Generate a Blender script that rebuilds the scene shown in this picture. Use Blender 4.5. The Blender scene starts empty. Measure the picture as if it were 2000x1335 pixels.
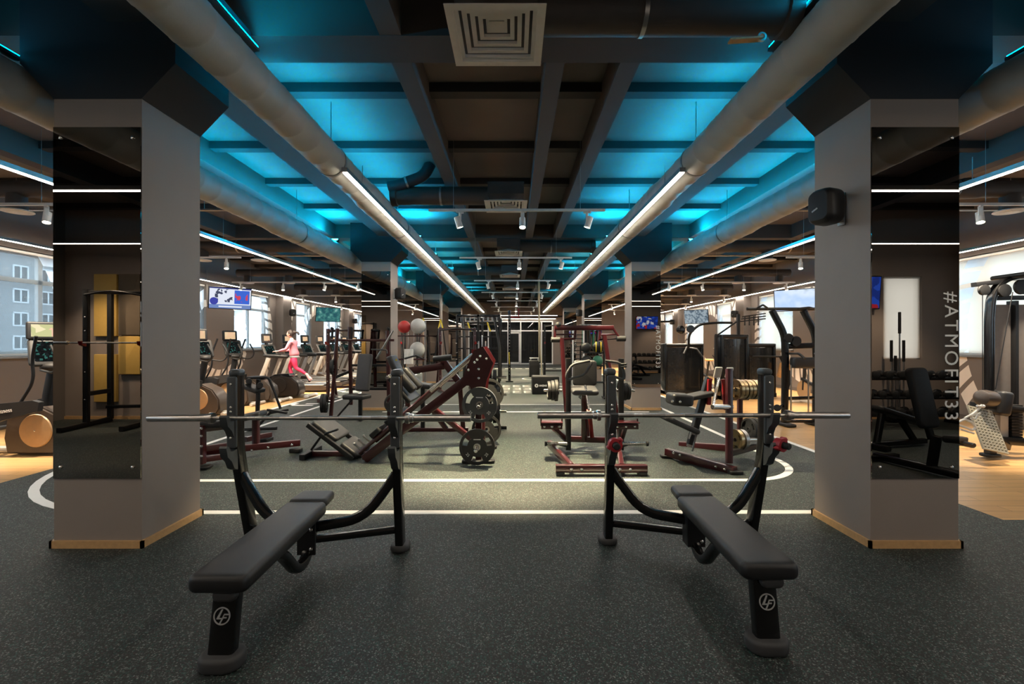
import bpy, bmesh, math, random
from mathutils import Vector as V, Matrix as M
random.seed(7)
SC = bpy.context.scene
COL = SC.collection
PI = math.pi
F, H, PCX, PCY = 900.0, 1.54, 1003.0, 668.0


def A(px, py, Y):
    """point of the place seen at a photo pixel, at distance Y from the camera plane"""
    return V(((px - PCX) / F * Y, Y, H - (py - PCY) / F * Y))


def fillet(pts, r, n=5):
    pts = [V(p) for p in pts]
    if r <= 0 or len(pts) < 3:
        return pts
    out = [pts[0]]
    for i in range(1, len(pts) - 1):
        a, b, c = pts[i - 1], pts[i], pts[i + 1]
        u, w = (a - b), (c - b)
        d = min(r, u.length * .49, w.length * .49)
        p, q = b + u.normalized() * d, b + w.normalized() * d
        for k in range(n + 1):
            t = k / n
            out.append(p * (1 - t) ** 2 + b * 2 * t * (1 - t) + q * t * t)
    out.append(pts[-1])
    return out


def rrect(w, h, r, n=4):
    r = min(r, w / 2 - 1e-4, h / 2 - 1e-4)
    o = []
    for cx, cy, a0 in ((w / 2 - r, h / 2 - r, 0), (-w / 2 + r, h / 2 - r, 90), (-w / 2 + r, -h / 2 + r, 180), (w / 2 - r, -h / 2 + r, 270)):
        for k in range(n + 1):
            a = math.radians(a0 + 90 * k / n)
            o.append((cx + r * math.cos(a), cy + r * math.sin(a)))
    return o


def circ(r, n):
    return [(r * math.cos(2 * PI * k / n), r * math.sin(2 * PI * k / n)) for k in range(n)]


def rot(rx=0, ry=0, rz=0):
    return M.Rotation(math.radians(rz), 3, 'Z') @ M.Rotation(math.radians(ry), 3, 'Y') @ M.Rotation(math.radians(rx), 3, 'X')


class MB:
    def __init__(s):
        s.v, s.f = [], []

    def add(s, vs, fs):
        o = len(s.v)
        s.v += [tuple(v) for v in vs]
        s.f += [[i + o for i in f] for f in fs]
        return s

    def box(s, c, d, R=None):
        c = V(c)
        vs = []
        for x in (-.5, .5):
            for y in (-.5, .5):
                for z in (-.5, .5):
                    p = V((x * d[0], y * d[1], z * d[2]))
                    vs.append(c + (R @ p if R else p))
        return s.add(vs, [(0, 1, 3, 2), (4, 6, 7, 5), (0, 4, 5, 1), (2, 3, 7, 6), (0, 2, 6, 4), (1, 5, 7, 3)])

    def bx(s, x0, x1, y0, y1, z0, z1):
        return s.box(((x0 + x1) / 2, (y0 + y1) / 2, (z0 + z1) / 2), (x1 - x0, y1 - y0, z1 - z0))

    def sweep(s, pts, prof, up=(0, 0, 1)):
        pts = [V(p) for p in pts]
        n = len(prof)
        vs = []
        side = None
        for i, p in enumerate(pts):
            if i == 0:
                t = pts[1] - p
            elif i == len(pts) - 1:
                t = p - pts[i - 1]
            else:
                t = (p - pts[i - 1]).normalized() + (pts[i + 1] - p).normalized()
            t = t.normalized()
            if side is None:
                u = V(up)
                if abs(t.dot(u.normalized())) > .97:
                    u = V((0, 1, 0)) if abs(t.y) < .9 else V((1, 0, 0))
                side = t.cross(u).normalized()
            else:
                side = (side - t * side.dot(t)).normalized()
            w = side.cross(t).normalized()
            k = 1.0
            if 0 < i < len(pts) - 1:
                c = (p - pts[i - 1]).normalized().dot(t)
                k = 1 / max(c, .6)
            for a, b in prof:
                vs.append(p + side * a * (k if abs(k) < 1.7 else 1) + w * b)
        fs = []
        for i in range(len(pts) - 1):
            for j in range(n):
                a, b = i * n + j, i * n + (j + 1) % n
                fs.append((a, b, b + n, a + n))
        fs.append(tuple(range(n))[::-1])
        fs.append(tuple(range((len(pts) - 1) * n, len(pts) * n)))
        return s.add(vs, fs)

    def bar(s, p, q, w, h=None, up=(0, 0, 1), r=.008):
        h = h or w
        return s.sweep([p, q], rrect(w, h, r, 2), up)

    def path(s, pts, w, h=None, up=(0, 0, 1), r=.01, fil=0):
        return s.sweep(fillet(pts, fil), rrect(w, h or w, r, 2), up)

    def tube(s, pts, r, n=10, fil=0):
        return s.sweep(fillet(pts, fil), circ(r, n))

    def lathe(s, prof, p, ax, n=24):
        p, ax = V(p), V(ax).normalized()
        u = ax.cross(V((0, 0, 1)))
        if u.length < .1:
            u = V((1, 0, 0))
        u.normalize()
        w = ax.cross(u)
        vs, fs = [], []
        for r, t in prof:
            for k in range(n):
                a = 2 * PI * k / n
                vs.append(p + ax * t + (u * math.cos(a) + w * math.sin(a)) * r)
        m = len(prof)
        for i in range(m - 1):
            for k in range(n):
                a, b = i * n + k, i * n + (k + 1) % n
                fs.append((a, b, b + n, a + n))
        fs.append(tuple(range(n))[::-1])
        fs.append(tuple(range((m - 1) * n, m * n)))
        return s.add(vs, fs)

    def cyl(s, p, q, r, n=16):
        p, q = V(p), V(q)
        L = (q - p).length
        e = min(.006, r * .25, L * .25)
        return s.lathe([(r - e, 0), (r, e), (r, L - e), (r - e, L)], p, q - p, n)

    def prism(s, poly, d, O, X, Y):
        O, X, Y = V(O), V(X).normalized(), V(Y).normalized()
        N = X.cross(Y)
        n = len(poly)
        vs = [O + X * a + Y * b - N * d / 2 for a, b in poly] + [O + X * a + Y * b + N * d / 2 for a, b in poly]
        fs = [tuple(range(n))[::-1], tuple(range(n, 2 * n))]
        fs += [(i, (i + 1) % n, (i + 1) % n + n, i + n) for i in range(n)]
        return s.add(vs, fs)

    def pad(s, c, d, R=None, rc=.03, re=.02, n=4):
        """rounded block: d = size, rc = corner radius in plan, re = edge radius"""
        c = V(c)
        re = min(re, d[2] / 2 - 1e-4, rc)
        lay = []
        for k in range(n + 1):
            a = PI / 2 * k / n
            lay.append((-d[2] / 2 + re * (1 - math.sin(a)), re * (1 - math.cos(a))))
        lay = [(z, i) for z, i in reversed([(z, i) for z, i in lay])]
        # bottom going up: widest inset first
        bot = [(-d[2] / 2 + re * (1 - math.cos(PI / 2 * k / n)), re * (1 - math.sin(PI / 2 * k / n))) for k in range(n + 1)]
        top = [(-z, i) for z, i in reversed(bot)]
        vs, fs = [], []
        m = None
        for z, i in bot + top:
            ring = rrect(d[0] - 2 * i, d[1] - 2 * i, max(rc - i, .002), 4)
            m = len(ring)
            for a, b in ring:
                p = V((a, b, z))
                vs.append(c + (R @ p if R else p))
        L = len(bot + top)
        for i in range(L - 1):
            for j in range(m):
                a, b = i * m + j, i * m + (j + 1) % m
                fs.append((a, b, b + m, a + m))
        fs.append(tuple(range(m))[::-1])
        fs.append(tuple(range((L - 1) * m, L * m)))
        return s.add(vs, fs)

    def ball(s, c, r, R=None, n=20, m=12):
        if not hasattr(r, '__len__'):
            r = (r, r, r)
        c = V(c)
        vs, fs = [], []
        for i in range(m + 1):
            th = PI * i / m
            for k in range(n):
                ph = 2 * PI * k / n
                p = V((r[0] * math.sin(th) * math.cos(ph), r[1] * math.sin(th) * math.sin(ph), r[2] * math.cos(th)))
                vs.append(c + (R @ p if R else p))
        for i in range(m):
            for k in range(n):
                a, b = i * n + k, i * n + (k + 1) % n
                fs.append((a, a + n, b + n, b))
        return s.add(vs, fs)

    def ring(s, c, ax, r0, r1, t, n=48, skip=None):
        """flat annulus solid; skip(k) leaves angular cells open"""
        c, ax = V(c), V(ax).normalized()
        u = ax.cross(V((0, 0, 1)))
        if u.length < .1:
            u = V((1, 0, 0))
        u.normalize()
        w = ax.cross(u)
        P = lambda r, a, z: c + ax * z + (u * math.cos(a) + w * math.sin(a)) * r
        for k in range(n):
            if skip and skip(k):
                continue
            a, b = 2 * PI * k / n, 2 * PI * (k + 1) / n
            vs = [P(r0, a, -t / 2), P(r1, a, -t / 2), P(r1, b, -t / 2), P(r0, b, -t / 2), P(r0, a, t / 2), P(r1, a, t / 2), P(r1, b, t / 2), P(r0, b, t / 2)]
            fs = [(0, 3, 2, 1), (4, 5, 6, 7), (1, 2, 6, 5), (0, 4, 7, 3)]
            if skip and skip((k - 1) % n):
                fs.append((0, 1, 5, 4))
            if skip and skip((k + 1) % n):
                fs.append((2, 3, 7, 6))
            s.add(vs, fs)
        return s

    def text(s, txt, size, O, X, Y, ext=.002):
        vs, fs = text_mesh(txt)
        O, X, Y = V(O), V(X).normalized(), V(Y).normalized()
        N = X.cross(Y)
        return s.add([O + X * a * size + Y * b * size + N * ext * (1 if c > 0 else 0) for a, b, c in vs], fs)

    def build(s, name, m, parent=None, loc=None):
        me = bpy.data.meshes.new(name)
        me.from_pydata(s.v, [], s.f)
        me.update()
        bm = bmesh.new()
        bm.from_mesh(me)
        bmesh.ops.remove_doubles(bm, verts=bm.verts, dist=1e-5)
        bmesh.ops.recalc_face_normals(bm, faces=bm.faces)
        bm.to_mesh(me)
        bm.free()
        me.polygons.foreach_set('use_smooth', [True] * len(me.polygons))
        me.set_sharp_from_angle(angle=math.radians(38))
        me.materials.append(m if not isinstance(m, str) else MT[m])
        o = bpy.data.objects.new(name, me)
        COL.objects.link(o)
        if parent is not None:
            o.parent = parent
        if loc:
            o.location = loc
        return o


_tc = {}


def text_mesh(txt, space=1.0):
    if txt in _tc:
        return _tc[txt]
    cu = bpy.data.curves.new('t', 'FONT')
    cu.body = txt
    cu.extrude = .5
    cu.space_character = space
    cu.resolution_u = 4
    cu.align_x = 'CENTER'
    cu.align_y = 'CENTER'
    o = bpy.data.objects.new('t', cu)
    COL.objects.link(o)
    dg = bpy.context.evaluated_depsgraph_get()
    me = bpy.data.meshes.new_from_object(o.evaluated_get(dg))
    r = ([tuple(v.co) for v in me.vertices], [tuple(p.vertices) for p in me.polygons])
    bpy.data.objects.remove(o)
    bpy.data.meshes.remove(me)
    bpy.data.curves.remove(cu)
    _tc[txt] = r
    return r


def tag(o, label=None, cat=None, group=None, kind=None):
    if label:
        o['label'] = label
    if cat:
        o['category'] = cat
    if group:
        o['group'] = group
    if kind:
        o['kind'] = kind
    return o


def thing(name, label, cat, loc=(0, 0, 0), rz=0, group=None):
    o = bpy.data.objects.new(name, None)
    o.empty_display_size = .1
    COL.objects.link(o)
    o.location = loc
    o.rotation_euler = (0, 0, math.radians(rz))
    return tag(o, label, cat, group)


def dup(root, loc, rz=None, label=None, group=None):
    r = root.copy()
    COL.objects.link(r)
    r.location = loc
    if rz is not None:
        r.rotation_euler = (0, 0, math.radians(rz))
    if label:
        r['label'] = label
    if group:
        r['group'] = group
    for ch in list(root.children):
        c = ch.copy()
        COL.objects.link(c)
        c.parent = r
        for g in ch.children:
            d = g.copy()
            COL.objects.link(d)
            d.parent = c
    return r


def struct(name, mb, m, label, cat, parent=None):
    o = mb.build(name, m, parent)
    o['kind'] = 'structure'
    if parent is None:
        tag(o, label, cat)
    return o


# ------------------------------------------------------------------ materials
MT = {}


def nmat(name):
    m = bpy.data.materials.new(name)
    m.use_nodes = True
    nt = m.node_tree
    return m, nt, nt.nodes['Principled BSDF']


def mat(name, col, rough=.5, metal=0., var=.12, scale=14., bump=0., bscale=200., emit=0., coat=0., spec=.5):
    m, nt, b = nmat(name)
    N, L = nt.nodes, nt.links
    tc = N.new('ShaderNodeTexCoord')
    nz = N.new('ShaderNodeTexNoise')
    nz.inputs['Scale'].default_value = scale
    nz.inputs['Detail'].default_value = 3
    L.new(tc.outputs['Object'], nz.inputs['Vector'])
    mr = N.new('ShaderNodeMapRange')
    mr.inputs['To Min'].default_value = 1 - var
    mr.inputs['To Max'].default_value = 1 + var
    L.new(nz.outputs['Fac'], mr.inputs['Value'])
    mx = N.new('ShaderNodeMix')
    mx.data_type = 'RGBA'
    mx.blend_type = 'MULTIPLY'
    mx.inputs['Factor'].default_value = 1
    mx.inputs[6].default_value = (*col, 1)
    L.new(mr.outputs['Result'], mx.inputs[7])
    L.new(mx.outputs[2], b.inputs['Base Color'])
    b.inputs['Roughness'].default_value = rough
    b.inputs['Metallic'].default_value = metal
    b.inputs['Specular IOR Level'].default_value = spec
    b.inputs['Coat Weight'].default_value = coat
    if bump:
        n2 = N.new('ShaderNodeTexNoise')
        n2.inputs['Scale'].default_value = bscale
        L.new(tc.outputs['Object'], n2.inputs['Vector'])
        bp = N.new('ShaderNodeBump')
        bp.inputs['Strength'].default_value = bump
        bp.inputs['Distance'].default_value = .003
        L.new(n2.outputs['Fac'], bp.inputs['Height'])
        L.new(bp.outputs['Normal'], b.inputs['Normal'])
    if emit:
        b.inputs['Emission Color'].default_value = (*col, 1)
        b.inputs['Emission Strength'].default_value = emit
    MT[name] = m
    return m


mat('black_metal', (.0045, .0045, .005), .2)
mat('black_satin', (.008, .008, .009), .45, spec=.35)
mat('vinyl', (.010, .010, .0115), .47, bump=.15, bscale=400)
mat('grey_vinyl', (.028, .028, .031), .5, bump=.15, bscale=400)
mat('guard', (.045, .05, .054), .42)
mat('perforated', (.30, .28, .22), .5)
mat('rubber', (.009, .009, .0095), .6, bump=.2)
mat('rubber_grey', (.04, .04, .042), .65)
mat('red_metal', (.034, .0025, .004), .3, 0, coat=.4)
mat('red_bright', (.2, .006, .008), .35)
mat('collar_red', (.35, .02, .03), .45)
mat('chrome', (.62, .6, .58), .22, 1)
mat('bar_steel', (.52, .49, .47), .3, 1)
mat('steel', (.35, .34, .33), .35, 1)
mat('silver', (.5, .48, .45), .4, .3)
mat('white', (.75, .75, .74), .5)
mat('white_metal', (.68, .67, .65), .4)
mat('bolt', (.75, .74, .72), .25, 1)
mat('taupe', (.27, .222, .195), .75, bump=.25, bscale=260, var=.06, scale=3)
mat('wall_dark', (.10, .085, .075), .8, bump=.2, var=.08, scale=2)
mat('ceil', (.055, .045, .038), .85, bump=.2, var=.15, scale=2)
mat('slab', (.14, .12, .11), .85, bump=.25, var=.18, scale=1.6)
mat('rib', (.03, .028, .028), .85, bump=.2)
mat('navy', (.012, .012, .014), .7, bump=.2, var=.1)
mat('beam', (.07, .06, .055), .8, bump=.2, var=.1, scale=2)
mat('duct', (.44, .43, .385), .55, .0, bump=.25, bscale=60, var=.12, scale=4)
mat('duct_dark', (.045, .034, .028), .65, bump=.2, var=.15)
mat('wood_trim', (.55, .33, .15), .45, var=.2, scale=30)
mat('wood_seat', (.62, .33, .12), .45, var=.2, scale=20)
mat('tan', (.42, .27, .14), .4, .2)
mat('dark_plastic', (.02, .019, .019), .55, spec=.3)
mat('brown_plastic', (.055, .042, .034), .38)
mat('gold_steel', (.42, .31, .17), .3, 1)
mat('cloth_white', (.7, .7, .68), .8)
mat('skin', (.6, .36, .28), .55)
mat('hair', (.02, .012, .01), .6)
mat('pink', (.55, .19, .25), .8, bump=.1)
mat('leggings', (.62, .02, .09), .7)
mat('hem_grey', (.3, .3, .32), .8)
mat('shoe', (.5, .27, .29), .6)
mat('eye', (.02, .015, .015), .3)
mat('lips', (.45, .12, .12), .5)
mat('yellow', (.75, .55, .03), .5)
mat('green', (.04, .2, .12), .5)
mat('lime', (.35, .6, .08), .5)
mat('ball_grey', (.42, .43, .42), .5)
mat('ball_blue', (.1, .12, .4), .5)
mat('red_plain', (.45, .03, .03), .5)
mat('rope', (.6, .5, .34), .9, bump=.5, bscale=80)
mat('shroud', (.02, .022, .024), .18, coat=.6)
mat('shroud_light', (.22, .2, .19), .2, coat=.5)
mat('emblem', (.42, .42, .43), .4)
mat('dull_line', (.42, .42, .4), .6, var=.3)  # duller white paint with stronger random variation
mat('white_line', (.82, .82, .8), .6, var=.05)
mat('facade', (.20, .21, .215), .9, var=.1, scale=2)
mat('facade_frame', (.62, .66, .68), .8)
mat('facade_glass', (.015, .02, .025), .6, spec=.2)
mat('asphalt', (.08, .08, .09), .9)
mat('panel_yellow', (.62, .40, .10), .6, bump=.1, var=.08)
mat('panel_brown', (.12, .09, .06), .7)


def emis(name, col, st):
    m = bpy.data.materials.new(name)
    m.use_nodes = True
    nt = m.node_tree
    nt.nodes.remove(nt.nodes['Principled BSDF'])
    e = nt.nodes.new('ShaderNodeEmission')
    e.inputs['Color'].default_value = (*col, 1)
    e.inputs['Strength'].default_value = st
    nt.links.new(e.outputs[0], nt.nodes['Material Output'].inputs[0])
    MT[name] = m


emis('strip', (1, .89, .75), 32)
emis('cyan_strip', (.0, .53, 1), 46)
emis('teal_strip', (.0, .62, .85), 22)
emis('cyan_soft', (.0, .53, 1), 60)
emis('cyan_dim', (.0, .53, 1), 7)
emis('strip_soft', (1, .87, .7), 19)
emis('lens', (1, .86, .66), 22)
emis('cyan_lens', (.05, .75, 1), 8)


def math_node(nt, op, a, b=None):
    n = nt.nodes.new('ShaderNodeMath')
    n.operation = op
    for i, x in enumerate((a, b)):
        if x is None:
            continue
        if hasattr(x, 'is_output') or hasattr(x, 'links'):
            nt.links.new(x, n.inputs[i])
        else:
            n.inputs[i].default_value = x
    return n.outputs[0]


def rubber_floor():
    m, nt, b = nmat('rubber_floor')
    N, L = nt.nodes, nt.links
    g = N.new('ShaderNodeNewGeometry')
    out = None
    vo = N.new('ShaderNodeTexVoronoi')
    vo.inputs['Scale'].default_value = 165
    L.new(g.outputs['Position'], vo.inputs['Vector'])
    sp = N.new('ShaderNodeSeparateColor')
    L.new(vo.outputs['Color'], sp.inputs[0])
    cr = N.new('ShaderNodeValToRGB')
    e = cr.color_ramp
    e.interpolation = 'CONSTANT'
    e.elements[0].color = (.006, .0075, .0075, 1)
    e.elements[1].position = .5
    e.elements[1].color = (.016, .021, .02, 1)
    for p, c in ((.67, (.012, .06, .048, 1)), (.78, (.055, .066, .062, 1)), (.90, (.16, .175, .165, 1)), (.965, (.055, .015, .018, 1)), (.98, (.012, .014, .014, 1))):
        x = e.elements.new(p)
        x.color = c
    L.new(sp.outputs[0], cr.inputs[0])
    nz = N.new('ShaderNodeTexNoise')
    nz.inputs['Scale'].default_value = .8
    L.new(g.outputs['Position'], nz.inputs['Vector'])
    mr = N.new('ShaderNodeMapRange')
    mr.inputs['To Min'].default_value = .8
    mr.inputs['To Max'].default_value = 1.2
    L.new(nz.outputs['Fac'], mr.inputs['Value'])
    mx = N.new('ShaderNodeMix')
    mx.data_type = 'RGBA'
    mx.blend_type = 'MULTIPLY'
    mx.inputs['Factor'].default_value = 1
    L.new(cr.outputs[0], mx.inputs[6])
    L.new(mr.outputs[0], mx.inputs[7])
    L.new(mx.outputs[2], b.inputs['Base Color'])
    b.inputs['Roughness'].default_value = .62
    bp = N.new('ShaderNodeBump')
    bp.inputs['Strength'].default_value = .35
    bp.inputs['Distance'].default_value = .002
    L.new(sp.outputs[1], bp.inputs['Height'])
    L.new(bp.outputs[0], b.inputs['Normal'])
    MT['rubber_floor'] = m


def wood_floor():
    m, nt, b = nmat('wood_floor')
    N, L = nt.nodes, nt.links
    g = N.new('ShaderNodeNewGeometry')
    br = N.new('ShaderNodeTexBrick')
    br.inputs['Scale'].default_value = 1
    br.inputs['Brick Width'].default_value = 1.3
    br.inputs['Row Height'].default_value = .14
    br.inputs['Mortar Size'].default_value = .003
    br.inputs['Color1'].default_value = (.60, .36, .155, 1)
    br.inputs['Color2'].default_value = (.50, .285, .115, 1)
    br.inputs['Mortar'].default_value = (.16, .08, .03, 1)
    L.new(g.outputs['Position'], br.inputs['Vector'])
    mp = N.new('ShaderNodeMapping')
    mp.inputs['Scale'].default_value = (1.2, 22, 1)
    L.new(g.outputs['Position'], mp.inputs[0])
    nz = N.new('ShaderNodeTexNoise')
    nz.inputs['Scale'].default_value = 1.6
    nz.inputs['Detail'].default_value = 5
    L.new(mp.outputs[0], nz.inputs['Vector'])
    mr = N.new('ShaderNodeMapRange')
    mr.inputs['To Min'].default_value = .7
    mr.inputs['To Max'].default_value = 1.3
    L.new(nz.outputs['Fac'], mr.inputs['Value'])
    mx = N.new('ShaderNodeMix')
    mx.data_type = 'RGBA'
    mx.blend_type = 'MULTIPLY'
    mx.inputs['Factor'].default_value = 1
    L.new(br.outputs[0], mx.inputs[6])
    L.new(mr.outputs[0], mx.inputs[7])
    L.new(mx.outputs[2], b.inputs['Base Color'])
    b.inputs['Roughness'].default_value = .33
    MT['wood_floor'] = m


def art_mask(nt, rings, flip=1):
    """painted fingerprint arcs on the window walls: bands of slanted white dashes around centres (Y, z, r0, r1, n)"""
    N, L = nt.nodes, nt.links
    g = N.new('ShaderNodeNewGeometry')
    sp = N.new('ShaderNodeSeparateXYZ')
    L.new(g.outputs['Position'], sp.inputs[0])
    tot = None
    below = math_node(nt, 'LESS_THAN', sp.outputs[2], 3.22)
    for cy, cz, r0, r1, n in rings:
        dy = math_node(nt, 'SUBTRACT', sp.outputs[1], cy)
        dz = math_node(nt, 'SUBTRACT', sp.outputs[2], cz)
        r = math_node(nt, 'SQRT', math_node(nt, 'ADD', math_node(nt, 'MULTIPLY', dy, dy), math_node(nt, 'MULTIPLY', dz, dz)))
        a = math_node(nt, 'ARCTAN2', dz, dy)
        inb = math_node(nt, 'MULTIPLY', math_node(nt, 'MULTIPLY', below, math_node(nt, 'GREATER_THAN', r, r0)), math_node(nt, 'LESS_THAN', r, r1))
        ph = math_node(nt, 'ADD', math_node(nt, 'MULTIPLY', a, n), math_node(nt, 'MULTIPLY', r, 9 * flip))
        st = math_node(nt, 'GREATER_THAN', math_node(nt, 'SINE', ph), -.62)
        k = math_node(nt, 'MULTIPLY', inb, st)
        tot = k if tot is None else math_node(nt, 'MAXIMUM', tot, k)
    return tot


ART = []
for c in (6.5, 14.15, 21.15, 28.15):
    ART += [(c, 1.75, 1.05, 1.5, 24), (c + .1, 1.75, 2.6, 2.95, 52)]


def art_wall(name, base):
    m, nt, b = nmat(name)
    N, L = nt.nodes, nt.links
    k = art_mask(nt, ART)
    mx = N.new('ShaderNodeMix')
    mx.data_type = 'RGBA'
    mx.inputs[6].default_value = (*base, 1)
    mx.inputs[7].default_value = (.72, .69, .64, 1)
    L.new(k, mx.inputs['Factor'])
    L.new(mx.outputs[2], b.inputs['Base Color'])
    b.inputs['Roughness'].default_value = .75
    MT[name] = m


def blind(name, tint, thru, trans):
    m = bpy.data.materials.new(name)
    m.use_nodes = True
    nt = m.node_tree
    N, L = nt.nodes, nt.links
    N.remove(N['Principled BSDF'])
    k = art_mask(nt, ART)
    tr = N.new('ShaderNodeBsdfTransparent')
    tr.inputs[0].default_value = (*tint, 1)
    tl = N.new('ShaderNodeBsdfTranslucent')
    tl.inputs[0].default_value = (*trans, 1)
    df = N.new('ShaderNodeBsdfDiffuse')
    df.inputs[0].default_value = (.8, .8, .78, 1)
    m1 = N.new('ShaderNodeMixShader')
    m1.inputs[0].default_value = thru
    L.new(tl.outputs[0], m1.inputs[1])
    L.new(tr.outputs[0], m1.inputs[2])
    m2 = N.new('ShaderNodeMixShader')
    m2.inputs[0].default_value = .03 if thru > .8 else .07
    L.new(m1.outputs[0], m2.inputs[1])
    L.new(df.outputs[0], m2.inputs[2])
    tl2 = N.new('ShaderNodeBsdfTranslucent')
    tl2.inputs[0].default_value = (.95, .95, .95, 1)
    m3 = N.new('ShaderNodeMixShader')
    L.new(k, m3.inputs[0])
    L.new(m2.outputs[0], m3.inputs[1])
    L.new(tl2.outputs[0], m3.inputs[2])
    L.new(m3.outputs[0], N['Material Output'].inputs[0])
    MT[name] = m


def glass(name, tint, rough=.0):
    m = bpy.data.materials.new(name)
    m.use_nodes = True
    nt = m.node_tree
    N, L = nt.nodes, nt.links
    N.remove(N['Principled BSDF'])
    tr = N.new('ShaderNodeBsdfTransparent')
    tr.inputs[0].default_value = (*tint, 1)
    gl = N.new('ShaderNodeBsdfGlossy')
    gl.inputs['Roughness'].default_value = rough
    fr = N.new('ShaderNodeFresnel')
    fr.inputs[0].default_value = 1.5
    mx = N.new('ShaderNodeMixShader')
    ge = N.new('ShaderNodeNewGeometry')
    L.new(math_node(nt, 'MULTIPLY', fr.outputs[0], math_node(nt, 'SUBTRACT', 1.0, ge.outputs['Backfacing'])), mx.inputs[0])
    L.new(tr.outputs[0], mx.inputs[1])
    L.new(gl.outputs[0], mx.inputs[2])
    L.new(mx.outputs[0], N['Material Output'].inputs[0])
    MT[name] = m


def mirror():
    m = bpy.data.materials.new('dark_mirror')
    m.use_nodes = True
    nt = m.node_tree
    N, L = nt.nodes, nt.links
    N.remove(N['Principled BSDF'])
    gl = N.new('ShaderNodeBsdfGlossy')
    gl.inputs['Color'].default_value = (.24, .22, .2, 1)
    gl.inputs['Roughness'].default_value = .005
    L.new(gl.outputs[0], N['Material Output'].inputs[0])
    MT['dark_mirror'] = m


def screen(name, cols, scale, st, seed, soft=False):
    """a lit display: soft blocks of colour"""
    m = bpy.data.materials.new(name)
    m.use_nodes = True
    nt = m.node_tree
    N, L = nt.nodes, nt.links
    N.remove(N['Principled BSDF'])
    tc = N.new('ShaderNodeTexCoord')
    mp = N.new('ShaderNodeMapping')
    mp.inputs['Location'].default_value = (seed, seed * 1.7, seed * .3)
    L.new(tc.outputs['Object'], mp.inputs[0])
    vo = N.new('ShaderNodeTexNoise' if soft else 'ShaderNodeTexVoronoi')
    if not soft:
        vo.distance = 'CHEBYCHEV'
    vo.inputs['Scale'].default_value = scale
    L.new(mp.outputs[0], vo.inputs['Vector'])
    sp = N.new('ShaderNodeSeparateColor')
    L.new(vo.outputs['Color'], sp.inputs[0])
    cr = N.new('ShaderNodeValToRGB')
    e = cr.color_ramp
    e.interpolation = 'LINEAR' if soft else 'CONSTANT'
    e.elements[0].color = (*cols[0], 1)
    e.elements[1].position = 1 / len(cols)
    e.elements[1].color = (*cols[1], 1)
    for i in range(2, len(cols)):
        x = e.elements.new(i / len(cols))
        x.color = (*cols[i], 1)
    L.new(sp.outputs[0], cr.inputs[0])
    em = N.new('ShaderNodeEmission')
    em.inputs['Strength'].default_value = st
    L.new(cr.outputs[0], em.inputs[0])
    L.new(em.outputs[0], N['Material Output'].inputs[0])
    MT[name] = m


rubber_floor()
wood_floor()
art_wall('art_wall', (.155, .135, .122))
blind('blind_blue', (.72, .74, .75), .9, (.82, .88, .9))
blind('blind_white', (1, .93, .84), .35, (1, .93, .84))
glass('pane', (.92, .95, .95))
glass('dark_pane', (.55, .56, .55))
mirror()


def sport_screen():
    m = bpy.data.materials.new('tv_sport')
    m.use_nodes = True
    nt = m.node_tree
    N, L = nt.nodes, nt.links
    N.remove(N['Principled BSDF'])
    tc = N.new('ShaderNodeTexCoord')
    sp = N.new('ShaderNodeSeparateXYZ')
    L.new(tc.outputs['Object'], sp.inputs[0])
    X, Z = sp.outputs[0], sp.outputs[2]
    nz = N.new('ShaderNodeTexNoise')
    nz.inputs['Scale'].default_value = 7
    L.new(tc.outputs['Object'], nz.inputs[0])
    op = lambda o, a, b: math_node(nt, o, a, b)
    rect = lambda x0, x1, z0, z1: op('MULTIPLY', op('MULTIPLY', op('GREATER_THAN', X, x0), op('LESS_THAN', X, x1)), op('MULTIPLY', op('GREATER_THAN', Z, z0), op('LESS_THAN', Z, z1)))
    dx, dz = op('ADD', X, .42), op('ADD', Z, .10)
    disc = op('LESS_THAN', op('ADD', op('MULTIPLY', dx, dx), op('MULTIPLY', dz, dz)), .011)
    fig = op('MULTIPLY', op('GREATER_THAN', nz.outputs[0], .56), rect(-.4, .05, -.12, .26))
    red = op('MULTIPLY', op('GREATER_THAN', nz.outputs[0], .57), rect(.12, .45, -.1, .2))
    col = (.72, .76, .86, 1)
    prev = None
    for k, c in ((rect(.1, .5, -.16, .24), (.05, .13, .6)), (red, (.6, .06, .1)), (fig, (.06, .07, .12)), (rect(-.6, .6, -.4, -.19), (.16, .24, .5)), (rect(-.3, .3, -.27, -.23), (.75, .8, .9)), (disc, (.05, .06, .35)), (rect(-.6, .6, .265, .4), (.04, .05, .2))):
        mx = N.new('ShaderNodeMix')
        mx.data_type = 'RGBA'
        L.new(k, mx.inputs['Factor'])
        if prev is None:
            mx.inputs[6].default_value = col
        else:
            L.new(prev, mx.inputs[6])
        mx.inputs[7].default_value = (*c, 1)
        prev = mx.outputs[2]
    em = N.new('ShaderNodeEmission')
    em.inputs['Strength'].default_value = .5
    L.new(prev, em.inputs[0])
    L.new(em.outputs[0], N['Material Output'].inputs[0])
    MT['tv_sport'] = m


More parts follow.
